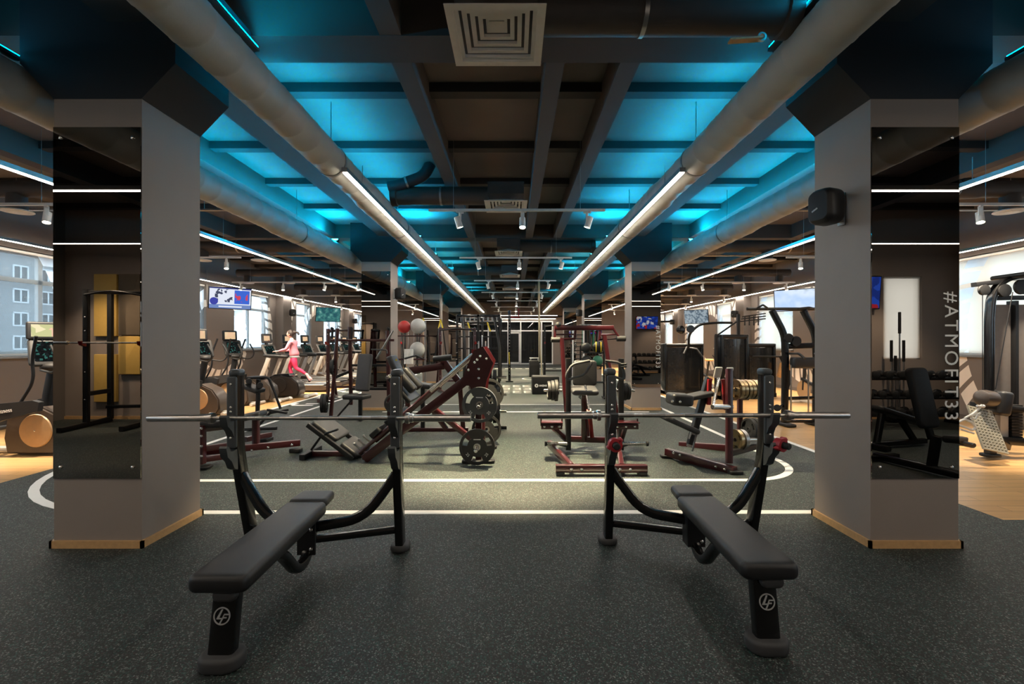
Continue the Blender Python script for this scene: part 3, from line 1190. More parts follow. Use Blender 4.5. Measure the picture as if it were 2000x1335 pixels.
def speaker(loc, rz, label):
    global SPK
    if SPK is None:
        SPK = thing('wall_speaker', label, 'speaker', loc, rz)
        MB().pad((0, -.19, 0), (.21, .28, .19), rot(90, 0, 0), .07, .05).build('cabinet', 'black_satin', SPK)
        MB().pad((0, -.285, 0), (.16, .23, .012), rot(90, 0, 0), .05, .005).build('grille', 'rubber', SPK)
        MB().bx(-.02, .02, -.1, 0, -.11, -.09).bx(-.02, .02, -.1, 0, .09, .11).bx(-.03, .03, -.02, 0, -.13, .13).build('bracket', 'steel', SPK)
        MB().box((-.02, -.295, -.03), (.05, .004, .012), rot(0, -25, 0)).build('emblem', 'emblem', SPK)
        return SPK
    return dup(SPK, loc, rz, label)


speaker((2.68, 3.75, 2.62), -70, 'black wall speaker high on the nearest right column')
speaker((-2.79, 10.75, 2.66), 60, 'black wall speaker on the second column of the left row')
speaker((2.68, 17.75, 2.66), -60, 'black wall speaker on the third column of the right row')
speaker((-8.7, 17.9, 2.68), 60, 'black wall speaker between the two left televisions')
speaker((-8.7, 24.9, 2.68), 60, 'black wall speaker beyond the teal left television')
speaker((8.7, 17.9, 2.63), -60, 'black wall speaker between the two right televisions')
speaker((8.7, 24.9, 2.63), -60, 'black wall speaker beyond the small right television')


def tv(loc, rz, tilt, scr, label):
    t = thing('television', label, 'television', loc, rz)
    R = rot(90 + tilt, 0, 0)
    MB().pad((0, 0, 0), (1.12, .66, .055), R, .02, .015).build('case', 'black_satin', t)
    n = R @ V((0, 0, 1))
    MB().box(n * .028, (1.07, .61, .004), R).build('screen', scr, t)
    MB().box(-n * .045, (.4, .3, .04), R).tube([-n * .06, -n * .06 + V((0, .3, .05))], .03).build('mount', 'black_satin', t)
    return t


tv((-8.45, 13.75, 2.85), 42, 9, 'tv_sport', 'wall television showing a bright blue and white sports broadcast')
tv((-8.45, 21.0, 2.8), 42, 9, 'tv_teal', 'wall television with dark teal picture beyond the runner')
tv((8.4, 13.75, 2.8), -42, 9, 'tv_sky', 'wall television showing a pale blue sky picture')
tv((8.45, 21.3, 2.72), -42, 9, 'tv_film', 'wall television with dark grey picture above the weight stacks')
tv((6.68, -2.2, 2.52), 180, 5, 'tv_news', 'television with deep blue picture, seen in the right column mirror')
# ------------------------------------------------------------------ olympic benches
def bench(loc, label):
    t = thing('bench_press', label, 'weight bench', loc, 0, 'black press benches in front')
    for sx in (-1, 1):
        x = .565 * sx
        mb = MB()
        mb.path([(x, .10, 1.325), (x, .10, .82), (x - sx * .005, .14, .60), (x - sx * .02, .27, .03)], .06, .095, (0, 1, 0), .012, .16)
        u = mb.build('upright', 'black_metal', t)
        MB().pad((x, .10, 1.325), (.074, .115, .05), None, .03, .02).build('cap', 'guard', u)
        MB().pad((x, .042, 1.055), (.066, .50, .03), rot(90), .018, .012).build('guard', 'guard', u)
        for z in (1.25, 1.09, 1.06, .88):
            MB().lathe([(.009, 0), (.009, .004), (.005, .007)], (x, .028, z), (0, -1, 0), 10).build('bolt', 'bolt', u)
        for hz in (1.008, .80):
            pr = [(.07, .0), (.012, -.008), (-.014, -.004), (-.03, .03), (-.052, .04), (-.062, .028), (-.045, -.035), (.0, -.075), (.03, -.13), (.07, -.15)]
            MB().prism(pr, .05, (x, 0, hz), (0, 1, 0), (0, 0, 1)).build('bar_hook', 'guard', u)
        MB().pad((x - sx * .022, .285, .026), (.135, .17, .052), None, .06, .02).build('rubber_foot', 'rubber_grey', u)
        MB().path([(x - sx * .02, .13, .60), (x - sx * .07, .12, .52), (x - sx * .23, .07, .31), (0, .0, .275)], .055, .07, (0, 0, 1), .02, .14).build('brace', 'black_metal', t)
        MB().path([(x - sx * .03, .245, .165), (0, .04, .18)], .055, .055, (0, 0, 1), .018).build('lower_brace', 'black_metal', t)
    mb = MB()
    mb.path([(0, .16, .40), (0, -.06, .385), (0, -.93, .375)], .06, .06, (0, 0, 1), .012)
    mb.path([(0, -.62, .36), (0, -.42, .30), (0, -.22, .09), (0, -.08, .085), (0, .03, .26), (0, .06, .36)], .062, .062, (0, 0, 1), .016, .12)
    mb.build('spine', 'black_metal', t)
    mb = MB().bx(-.06, .06, -.075, -.06, .12, .33).bx(-.06, -.05, -.075, .03, .12, .33)
    mb.build('gusset', 'black_satin', t)
    for z in (.16, .29):
        MB().lathe([(.012, 0), (.012, .006), (.006, .01)], (.035, -.075, z), (0, -1, 0), 10).build('bolt', 'bolt', t)
    leg = MB().path([(0, -.90, .385), (0, -.955, .05)], .122, .065, (0, 1, 0), .016).build('front_leg', 'black_metal', t)
    MB().pad((0, -.955, .035), (.205, .15, .07), None, .07, .02).build('rubber_foot', 'rubber_grey', leg)
    MB().pad((.02, -.965, .345), (.115, .06, .05), rot(90), .029, .02).build('end_cap', 'rubber_grey', leg)
    # round emblem: ring with two slanted strokes
    d = V((0, -.055, -.335)).normalized()
    n = V((1, 0, 0)).cross(-d).normalized()
    o = V((0, -.9285, .235)) + n * .0335
    if n.y > 0:
        n = -n
        o = V((0, -.9285, .235)) + n * .0335
    em = MB().ring(o, n, .034, .040, .003, 36)
    X, Y = V((1, 0, 0)), -d
    for poly in ([(-.004, .03), (.004, .03), (-.012, -.008), (.006, -.008), (.004, -.014), (-.026, -.014)],
                 [(.010, .010), (.034, .010), (.031, .004), (.012, .004), (.009, -.004), (.024, -.004), (.022, -.01), (.008, -.01), (-.004, -.034), (-.011, -.034)]):
        em.prism(poly, .003, o, X, Y)
    em.build('emblem', 'emblem', leg)
    # tapered back pad and separate head pad

    def padmesh(ya, yb, wa, wb, za, zb, th):
        mb = MB()
        L = yb - ya
        d = [0, .004, .01, .018, .03, .045]
        Y = d + [L * k / 8 for k in range(1, 8) if .05 < L * k / 8 < L - .05] + [L - q for q in reversed(d)]
        K = len(Y) - 1
        vs, fs = [], []
        for yy in Y:
            u = yy / L
            e = min(yy, L - yy)
            s = math.sqrt(max(0, 1 - (1 - min(e / .03, 1)) ** 2))
            s2 = math.sqrt(max(0, 1 - (1 - min(e / .045, 1)) ** 2))
            w = wa + (wb - wa) * u - .075 * (1 - s2)
            h = th - .045 * (1 - s)
            for a, b in rrect(w, h, min(h * .42, .03), 4):
                vs.append((a, ya + yy, za + (zb - za) * u + b - th / 2))
        m = len(rrect(1, 1, .1, 4))
        for i in range(K):
            for j in range(m):
                a, b = i * m + j, i * m + (j + 1) % m
                fs.append((a, b, b + m, a + m))
        fs += [tuple(range(m))[::-1], tuple(range(K * m, K * m + m))]
        return mb.add(vs, fs)

    padmesh(-1.015, -.05, .285, .275, .452, .475, .085).build('back_pad', 'vinyl', t)
    padmesh(-.075, .14, .26, .235, .487, .492, .062).build('head_pad', 'vinyl', t)
    MB().box((0, -.5, .394), (.19, .9, .012), rot(1.2, 0, 0)).box((0, .0, .41), (.17, .2, .014)).build('pad_board', 'black_satin', t)
    return t


B1 = bench((1.27, 3.27, 0), 'black press bench right of the centre, red collars on its uprights')
B2 = dup(B1, (-1.385, 3.15, 0), 0, 'black press bench left of the centre, no collars on its uprights')


def barbell(loc, label, rz=0, group=None):
    t = thing('barbell', label, 'barbell', loc, rz, group)
    MB().cyl((-.66, 0, 0), (.66, 0, 0), .0145, 16).build('shaft', 'bar_steel', t)
    for s in (-1, 1):
        sl = MB().lathe([(.036, 0), (.038, .004), (.038, .024), (.03, .03), (.03, .05), (.0245, .055), (.0245, .44), (.022, .445)], (s * .655, 0, 0), (s, 0, 0), 24).build('sleeve', 'bar_steel', t)
    for x0, x1 in ((-.6, -.42), (-.36, -.2), (-.06, .06), (.2, .36), (.42, .6)):
        MB().lathe([(.0146, 0), (.0152, .004), (.0152, x1 - x0 - .004), (.0146, x1 - x0)], (x0, 0, 0), (1, 0, 0), 16).build('knurling', 'steel', t)
    return t


BB = barbell((1.27, 3.262, 1.023), 'steel barbell racked on the right press bench')
dup(BB, (-1.39, 3.142, 1.023), 0, 'steel barbell racked on the left press bench')


def collar(loc, rz, label):
    t = thing('barbell_collar', label, 'collar', loc, rz)
    mb = MB().ring((0, 0, 0), (0, 1, 0), .026, .047, .05, 28)
    mb.pad((.03, 0, .03), (.045, .05, .03), rot(0, -45, 0), .012, .01)
    mb.build('clamp', 'collar_red', t)
    MB().lathe([(.016, 0), (.024, .004), (.024, .03), (.018, .036)], (0, -.034, 0), (0, -1, 0), 16).build('knob', 'rubber', t)
    MB().pad((-.045, 0, -.02), (.03, .045, .02), rot(0, 40, 0), .008, .008).build('lever', 'collar_red', t)
    MB().cyl((0, -.04, 0), (0, .05, 0), .022).build('insert', 'rubber', t)
    return t


collar((1.27 - .562, 3.27 - .055, .825), 0, 'red barbell collar hung on the inner upright of the right press bench')
collar((1.27 + .60, 3.27 - .04, .822), 25, 'red barbell collar hung on the outer upright of the right press bench')


# ------------------------------------------------------------------ weight plates
PL = {}


def plate(c, ax, R, t, label, num=None, group=None, mt='rubber'):
    """three-grip plate, axis ax points to the side that shows"""
    c, ax = V(c), V(ax).normalized()
    key = (round(R, 3), round(t, 3), num, mt)
    q = V((0, -1, 0)).rotation_difference(ax)
    if key in PL:
        r = dup(PL[key], c, None, label, group)
        r.rotation_euler = q.to_euler()
        return r
    o = thing('weight_plate', label, 'weight plate', c, 0, group)
    n = 60
    sk = lambda k: (k % 20) in range(11, 19)
    mb = MB()
    mb.ring((0, 0, 0), (0, 1, 0), R * .84, R, t, n)
    mb.ring((0, 0, 0), (0, 1, 0), R * .56, R * .84, t * .55, n, sk)
    mb.ring((0, 0, 0), (0, 1, 0), R * .2, R * .56, t * .62, n)
    mb.build('body', mt, o)
    MB().ring((0, 0, 0), (0, 1, 0), .025, R * .2, t * 1.02, 32).build('hub', 'steel', o)
    if num:
        tm = MB()
        for a in (-140, -40):
            d = V((math.cos(math.radians(a)), 0, math.sin(math.radians(a))))
            p = d * R * .69 + V((0, -t * .275, 0))
            yv = d if a > 0 else -d
            tm.text(num, R * .22, p, yv.cross(V((0, -1, 0))), yv)
        tm.box((0, -t * .36, R * .42), (R * .4, .003, R * .05))
        tm.build('numerals', 'white', o)
    PL[key] = o
    o.rotation_euler = q.to_euler()
    return o
# ------------------------------------------------------------------ plate-loaded machines in dark red steel
def bolts(parent, pts, ax=(0, -1, 0), r=.016):
    mb = MB()
    for p in pts:
        mb.lathe([(r, 0), (r, .008), (r * .5, .014)], p, ax, 10)
    return mb.build('bolts', 'bolt', parent)


# leg press / hack machine left of the aisle
def leg_press():
    t = thing('leg_press', 'dark red sloping leg press with round weight plates left of the centre aisle', 'leg press', (-1.4, 6.2, 0))
    inv = V((1.4, -6.2, 0))
    g = lambda x, y, Y: A(x, y, Y) + inv
    yn, yf = 5.95, 6.65
    for Y in (yn, yf):
        a, b = A(712, 896, yn), A(936, 722, yn)
        a.y = b.y = Y
        MB().bar(a + inv, b + inv, .055, .12).build('main_rail', 'red_metal', t)
        a, b = A(702, 884, yn), A(926, 690, yn)
        a.y = b.y = Y
        MB().tube([a + inv, b + inv], .028, 14).build('guide_rod', 'red_metal', t)
        MB().tube([a.lerp(b, .62) + inv, b + inv], .0285, 14).build('chrome_sleeve', 'chrome', t)
        pl = [A(x, y, yn) + inv for x, y in ((898, 752), (926, 684), (944, 676), (964, 708), (950, 745), (946, 772), (924, 772), (918, 752))]
        poly = [(p.x, p.z) for p in pl]
        MB().prism(poly, .03, (0, Y + inv.y - (.04 if Y == yn else -.04), 0), (1, 0, 0), (0, 0, 1)).build('head_plate', 'red_metal', t)
        a = A(935, 750, yn) + inv
        a.y = Y + inv.y
        MB().bar(a, (a.x, a.y, .04), .10, .08, (1, 0, 0)).build('upright', 'red_metal', t)
        MB().pad((a.x, a.y - (.05 if Y == yn else -.05), .02), (.42, .14, .04), None, .03, .01).build('foot_plate', 'black_satin', t)
    bolts(t, [g(x, y, 5.875) for x, y in ((938, 695), (932, 702), (927, 707), (935, 720), (935, 738), (915, 722), (950, 700))])
    cap = MB().bar(g(930, 686, 5.9), g(930, 686, 6.7), .12, .05, (0, 0, 1))
    cap.build('top_bar', 'red_bright', t)
    for px, py in ((768, 850), (712, 893)):
        MB().bar(g(px, py, yn), A(px, py, yn) + inv + V((0, .7, 0)), .06, .06).build('cross_member', 'red_metal', t)
    # rear strut
    MB().bar(g(850, 800, 6.3), g(935, 868, 6.3), .09, .07).build('strut', 'red_metal', t)
    MB().bar(g(845, 800, 6.3), g(872, 838, 6.3), .08, .06).build('strut', 'red_metal', t)
    # seat side
    a, b = A(604, 822, 5.98) + inv, A(694, 890, 5.98) + inv
    d = (b - a)
    ang = math.degrees(math.atan2(d.z, d.x))
    c = (a + b) / 2 + V((0, .32, 0))
    R = rot(0, -ang, 0)
    n = R @ V((0, 0, 1))
    MB().pad(c - n * .03 + R @ V((-.16, 0, 0)), (d.length - .34, .5, .07), R, .05, .025).build('back_pad', 'grey_vinyl', t)
    MB().pad(c - n * .03 + R @ V((.26, 0, 0)), (.30, .5, .07), R, .05, .025).build('seat_pad', 'grey_vinyl', t)
    MB().bar(a - n * .07 + V((0, .05, 0)), b - n * .07 + V((0, .05, 0)), .05, .06).build('pad_frame', 'black_satin', t)
    MB().bar(a - n * .07 + V((0, .6, 0)), b - n * .07 + V((0, .6, 0)), .05, .06).build('pad_frame', 'black_satin', t)
    MB().bar(g(602, 886, 6.25), g(716, 888, 6.25), .07, .09).build('base_beam', 'red_metal', t)
    MB().bar(g(606, 884, 6.25) + V((0, -.25, 0)), g(606, 884, 6.25) + V((0, .3, 0)), .07, .07).build('base_foot', 'black_satin', t)
    MB().bar(g(634, 842, 6.25), g(608, 878, 6.25), .03, .03).build('prop', 'black_satin', t)
    MB().tube([g(660, 838, 5.9), g(636, 846, 5.95), g(636, 848, 6.2)], .014).build('handle', 'black_satin', t)
    # sliding carriage with foot platform
    s, e = A(702, 884, yn), A(926, 690, yn)
    u = (e - s).normalized()
    w = V((-u.z, 0, u.x))
    if w.z < 0:
        w = -w
    R2 = M((u, V((0, 1, 0)), w)).transposed()
    for k, f in ((.17, 0), (.30, 1)):
        p = s.lerp(e, k) + V((0, .35, 0)) + inv
        MB().pad(p + w * .06, (.16, .82, .07), R2, .03, .015).build('carriage', 'black_satin', t)
    p = s.lerp(e, .46) + V((0, .35, 0)) + inv
    MB().pad(p + w * .3, (.06, .62, .46), R2, .025, .015).build('foot_platform', 'black_satin', t)
    for dy in (-.2, .2):
        MB().pad(p + w * .33 + u * .12 + V((0, dy, 0)), (.12, .16, .36), R2, .05, .03).build('shoulder_pad', 'vinyl', t)
    MB().tube([p + w * .5 + V((0, -.35, 0)), p + w * .5 + V((0, .35, 0))], .02).build('handle', 'steel', t)
    # lower left toggles
    for k in (.02, .06, .1):
        q = s.lerp(e, k) + inv
        MB().tube([q + w * .02, q + w * .12 + V((0, -.03, 0))], .012).ball(q + w * .13 + V((0, -.03, 0)), .018, None, 10, 6).build('lever', 'steel', t)
    # plate horns
    for (px, py), Y in (((937, 790), 5.9), ((932, 872), 5.9)):
        q = A(px, py, Y) + inv
        MB().cyl(q + V((0, .05, 0)), q + V((0, -.24, 0)), .025).build('plate_horn', 'chrome', t)
        q2 = q + V((0, .78, 0))
        MB().cyl(q2, q2 + V((0, .26, 0)), .025).build('plate_horn', 'chrome', t)
    return t


leg_press()
plate(A(937, 790, 5.78), (-.12, -1, 0), .222, .05, 'grey rimmed weight plate on the upper horn of the leg press', '25', None, 'guard')
plate(A(932, 872, 5.74), (.0, -1, 0), .222, .05, 'black weight plate on the lower horn of the leg press', '25')
plate(A(955, 768, 6.86), (.15, -1, 0), .22, .06, 'black weight plate on the far side of the leg press, upper')
plate(A(950, 838, 6.86), (.15, -1, 0), .22, .06, 'black weight plate on the far side of the leg press, lower')


# row machine with chest pad standing behind the leg press
def row_machine():
    t = thing('row_machine', 'dark red row machine with black rollers behind the leg press', 'row machine', (-1.6, 8.0, 0))
    inv = V((1.6, -8.0, 0))
    g = lambda x, y, Y=8.0: A(x, y, Y) + inv
    MB().bar(g(790, 725), g(868, 714), .09, .12).build('arm_beam', 'red_metal', t)
    MB().bar(g(864, 702), g(898, 748), .09, .11).build('arm_post', 'red_metal', t)
    MB().bar(g(898, 748), g(905, 838), .08, .08, (1, 0, 0)).build('rear_post', 'red_metal', t)
    MB().bar(g(792, 722), g(800, 838), .08, .08, (1, 0, 0)).build('front_post', 'red_metal', t)
    MB().bar(g(770, 839), g(915, 839), .09, .08).build('base_beam', 'red_metal', t)
    for px in (775, 905):
        MB().bar(g(px, 839, 7.7), g(px, 839, 8.4), .08, .07).build('base_foot', 'red_metal', t)
    for Y in (7.75, 8.25):
        MB().cyl(g(846, 701, Y), g(882, 697, Y), .05).build('roller', 'vinyl', t)
    MB().pad(g(772, 712), (.1, .42, .34), rot(0, -25, 0), .045, .03).build('chest_pad', 'vinyl', t)
    MB().tube([g(790, 700, 7.7), g(812, 694, 7.7), g(825, 700, 7.85)], .016).tube([g(790, 700, 8.3), g(812, 694, 8.3), g(825, 700, 8.15)], .016).build('handle', 'rubber', t)
    MB().pad(g(826, 752), (.3, .36, .08), rot(0, 8, 0), .05, .03).build('seat', 'vinyl', t)
    MB().bar(g(826, 758), g(826, 838), .07, .07, (1, 0, 0)).build('seat_post', 'black_satin', t)
    MB().prism([(-.02, -.018), (.02, -.018), (0, .02)], .004, g(774, 702, 7.78), (1, 0, 0), (0, 0, 1)).build('warning_sticker', 'yellow', t)
    return t


row_machine()


# plate tree behind
def plate_tree(loc, label, rz=0):
    t = thing('plate_rack', label, 'plate rack', loc, rz)
    MB().bar((0, 0, .05), (0, 0, 1.15), .07, .07, (1, 0, 0)).build('post', 'black_satin', t)
    MB().bar((-.3, 0, .04), (.3, 0, .04), .06, .06).bar((0, -.3, .04), (0, .3, .04), .06, .06).build('base', 'black_satin', t)
    for z in (.32, .62, .92):
        for s in (-1, 1):
            MB().cyl((s * .03, 0, z), (s * .3, 0, z), .022).build('peg', 'chrome', t)
    return t


plate_tree((-.42, 8.1, 0), 'black plate tree behind the leg press beside the aisle')
for z, n in ((.32, 'bottom'), (.62, 'middle'), (.92, 'top')):
    R = .2 if z < .9 else .14
    for s, w in ((-1, 'left'), (1, 'right')):
        for k in range(2 if z < .9 else 1):
            plate((-.42 + s * (.09 + .065 * k), 8.1, z), (s, 0, 0), R, .055, 'black plate on the %s %s peg of the plate tree%s' % (n, w, ', outer one' if k else ''), None)


# standing multi press with foot brackets right of the aisle
def shrug_machine():
    t = thing('lever_press', 'dark red plate-loaded lever press with square top arms right of the aisle', 'press machine', (1.05, 6.0, 0))
    inv = V((-1.05, -6.0, 0))
    g = lambda x, y, Y=6.4: A(x, y, Y) + inv
    MB().bar(g(1085, 914, 5.35), g(1263, 914, 5.35), .085, .085).build('front_beam', 'red_metal', t)
    bolts(t, [g(x, 916, 5.30) for x in (1116, 1136, 1211, 1231)])
    for px in (1094, 1254):
        MB().pad(V((g(px, 914, 5.35).x, 5.35 - 6.0, .022)), (.1, .12, .044), None, .02, .008).build('rubber_foot', 'rubber', t)
    for a, b in (((1073, 866), (1116, 912)), ((1208, 872), (1214, 912))):
        MB().bar(g(*a), g(*b, 5.4), .06, .09).build('base_rail', 'red_metal', t)
    MB().bar(g(1108, 856, 6.5), g(1216, 860, 6.5), .07, .08).build('cross_member', 'red_metal', t)
    MB().bar(g(1110, 862, 6.5), V((g(1110, 862, 6.5).x, .5, .04)), .06, .06).bar(g(1214, 862, 6.5), V((g(1214, 862, 6.5).x, .5, .04)), .06, .06).build('rear_leg', 'red_metal', t)
    for a, m, b in (((1110, 858), (1103, 760), (1097, 660)), ((1213, 862), (1196, 760), (1180, 655))):
        MB().path([g(*a, 6.5), g(*m, 6.55), g(*b, 6.6)], .06, .08, (0, 1, 0), .01, .1).build('upright', 'red_metal', t)
    for px in (1110, 1213):
        MB().bar(g(px, 700, 6.35), g(px, 878, 6.35), .055, .07, (1, 0, 0)).build('lever', 'black_satin', t)
    MB().bar(g(1083, 640, 6.6), g(1198, 640, 6.6), .06, .07).build('top_beam', 'red_metal', t)
    for q in ([(1085, 638), (1083, 663), (1122, 661), (1124, 640)], [(1196, 640), (1211, 661), (1170, 663), (1172, 640)]):
        p = [g(x, y, 6.6) for x, y in q]
        MB().path(p, .035, .045, (0, 1, 0), .008).bar(p[0].lerp(p[1], .6), p[3].lerp(p[2], .6), .025).build('head_frame', 'red_metal', t)
        MB().cyl(p[1] + V((-.05, 0, 0)), p[1] + V((.08, 0, 0)), .04).build('pivot', 'rubber', t)
    MB().ball(g(1090, 634, 6.6), .045, None, 14, 8).build('pivot_cap', 'rubber', t)
    # handle loops
    for q in ([(1152, 704), (1118, 711), (1106, 730), (1107, 742), (1142, 732), (1156, 708)], [(1182, 704), (1212, 708), (1220, 728), (1219, 742), (1192, 732), (1184, 708)]):
        MB().tube(fillet([g(x, y, 6.15) for x, y in q], .06), .018, 10).build('handle', 'rubber_grey', t)
    for y in (711, 716):
        MB().cyl(g(1212, y, 6.15), g(1224, y - .5, 6.1), .014).build('grip', 'rubber', t)
    MB().pad(g(1142, 728, 6.5), (.34, .36, .07), rot(90), .05, .03).build('back_pad', 'vinyl', t)
    MB().pad(g(1141, 762, 6.3), (.36, .34, .07), rot(8), .06, .03).build('seat', 'grey_vinyl', t)
    MB().bar(g(1141, 768, 6.35), g(1141, 858, 6.5), .07, .08, (1, 0, 0)).build('seat_post', 'red_metal', t)
    MB().bar(g(1142, 745, 6.58), g(1146, 858, 6.6), .06, .07, (1, 0, 0)).build('back_post', 'red_metal', t)
    MB().bar(g(1143, 752, 6.2), g(1150, 800, 6.1), .03, .03).build('slide', 'chrome', t)
    MB().bar(g(1150, 800, 6.1), g(1156, 852, 6.45), .05, .06, (1, 0, 0)).build('front_strut', 'red_bright', t)
    for a, b in ((1057, 1098), (1198, 1246)):
        p, q = g(a, 832, 6.1), g(b, 832, 6.1)
        MB().bar(p, q, .05, .075).bar(p + V((0, 0, .06)), q + V((0, 0, .06)), .2, .012).bar(p + V((0, .02, 0)), p + V((0, .02, .1)), .02).bar(q + V((0, .02, 0)), q + V((0, .02, .1)), .02).build('foot_bracket', 'red_metal', t)
        bolts(t, [p.lerp(q, f) + V((0, -.028, 0)) for f in (.15, .5, .85)])
        m = p.lerp(q, .5)
        MB().bar(m, g(1110 if a < 1100 else 1213, 862, 6.45), .05, .06).build('bracket_arm', 'red_metal', t)
    for a, b in ((1068, 1108), (1216, 1262)):
        p, q = g(a, 866, 6.2), g(b, 866, 6.2)
        MB().cyl(p, q, .025).build('plate_horn', 'chrome', t)
        e, f = (p, V((-1, 0, 0))) if a < 1100 else (q, V((1, 0, 0)))
        MB().cyl(e, e + f * .03, .034).build('end_cap', 'rubber', t)
    MB().bar(g(1110, 870, 6.35), g(1092, 866, 6.2), .05).bar(g(1213, 870, 6.35), g(1226, 866, 6.2), .05).build('horn_bracket', 'black_satin', t)
    # upper storage pegs
    for px, s in ((1098, -1), (1204, 1)):
        p = g(px, 762, 6.5)
        MB().cyl(p, p + V((s * .26, 0, 0)), .022).build('storage_peg', 'chrome', t)
    return t


shrug_machine()
for px, s, w in ((1086, -1, 'left'), (1212, 1, 'right')):
    for k in range(3):
        plate(A(px, 762, 6.5) + V((s * .05 * k, 0, 0)), (s, 0, 0), .15 - .01 * k, .04, 'small black plate on the %s peg of the lever press, %s' % (w, ('innermost', 'middle', 'outermost')[k]), None)


# inclined row bench with levers, right
def tbar():
    t = thing('incline_row_machine', 'dark red incline row machine with grey foot plates beside the right bench', 'row machine', (2.4, 6.0, 0))
    inv = V((-2.4, -6.0, 0))
    g = lambda x, y, Y=6.0: A(x, y, Y) + inv
    MB().bar(g(1302, 882, 6.15), g(1436, 920, 5.4), .09, .10).build('base_beam', 'red_metal', t)
    bolts(t, [g(x, y, Y) for x, y, Y in ((1315, 884, 5.98), (1328, 888, 5.9), (1398, 911, 5.53), (1415, 916, 5.43))])
    for p in (g(1302, 882, 6.15), g(1436, 920, 5.4)):
        MB().pad((p.x, p.y, .02), (.16, .12, .04), None, .03, .01).build('base_foot', 'black_satin', t)
    MB().bar(g(1327, 868, 6.9), g(1424, 874, 6.5), .08, .09).build('rear_beam', 'red_metal', t)
    MB().bar(g(1424, 720, 5.75), g(1424, 904, 5.6), .07, .07, (1, 0, 0)).build('upright', 'red_metal', t)
    MB().bar(g(1445, 760, 6.3), g(1445, 872, 6.4), .06, .06, (1, 0, 0)).build('rear_upright', 'red_metal', t)
    MB().bar(g(1424, 885, 5.6), g(1474, 872, 6.1), .06, .07).bar(g(1424, 880, 6.5), g(1470, 874, 6.1), .06, .07).build('side_beam', 'black_satin', t)
    MB().bar(g(1384, 738, 6.1), g(1348, 868, 6.0), .08, .09, (0, 1, 0)).build('incline_post', 'black_satin', t)
    MB().bar(g(1386, 740, 6.0), g(1384, 790, 6.0), .05, .05, (1, 0, 0)).bar(g(1412, 740, 6.0), g(1418, 800, 6.0), .05, .05, (1, 0, 0)).build('lever_arm', 'red_bright', t)
    R = rot(0, 4, 0)
    MB().pad(g(1327, 779, 5.75), (.27, .3, .14), R, .05, .035).build('chest_pad', 'vinyl', t)
    MB().pad(g(1362, 772, 6.0), (.36, .28, .06), rot(0, -12, 0), .04, .02).build('arm_pad', 'grey_vinyl', t)
    bolts(t, [g(1313, 783, 5.59), g(1328, 784, 5.59)])
    MB().pad(g(1325, 826, 6.0), (.5, .34, .07), rot(0, 24, 0), .05, .03).build('seat', 'grey_vinyl', t)
    MB().bar(g(1354, 842, 6.0), g(1346, 872, 6.0), .06, .06, (0, 1, 0)).bar(g(1362, 838, 5.95), g(1352, 880, 5.8), .02).build('seat_post', 'steel', t)
    for px, m in ((1402, 'silver'), (1424, 'silver')):
        MB().pad(g(px, 727, 6.0 if px < 1410 else 6.4), (.10, .03, .15), rot(20, 0, 8), .014, .01).build('foot_plate', m, t)
    MB().bar(g(1404, 738, 5.9), g(1392, 796, 5.6), .035, .02, (0, 1, 0)).build('lever', 'chrome', t)
    MB().cyl(g(1391, 794, 5.6), g(1430, 794, 5.7), .033).build('roller', 'chrome', t)
    for a, b, y, Y in ((1424, 1490, 760, 5.8), (1430, 1482, 858, 5.85)):
        MB().cyl(g(a, y, Y), g(b, y, Y + .1), .022).build('plate_peg', 'chrome', t)
    return t


tbar()
for k in range(6):
    plate(A(1440 + 7.5 * k, 760, 5.8 + .012 * k), (1, .2, 0), .125 - .004 * (k % 2), .042, 'brass edged plate on the upper peg of the incline row machine, %s from the left' % ORD[k].replace('nearest', 'first'), None, None, 'gold_steel' if k < 5 else 'steel')
for k in range(2):
    plate(A(1438 + 9 * k, 858, 5.85), (1, .3, 0), .13, .05, 'dark plate on the lower peg of the incline row machine, %s' % ('inner', 'outer')[k], None, None, 'gold_steel' if k == 0 else 'steel')
for k in range(2):
    plate(A(1464 + 9 * k, 838, 6.2), (1, .2, 0), .15, .05, 'large black plate behind the incline row machine, %s' % ('inner', 'outer')[k], None)


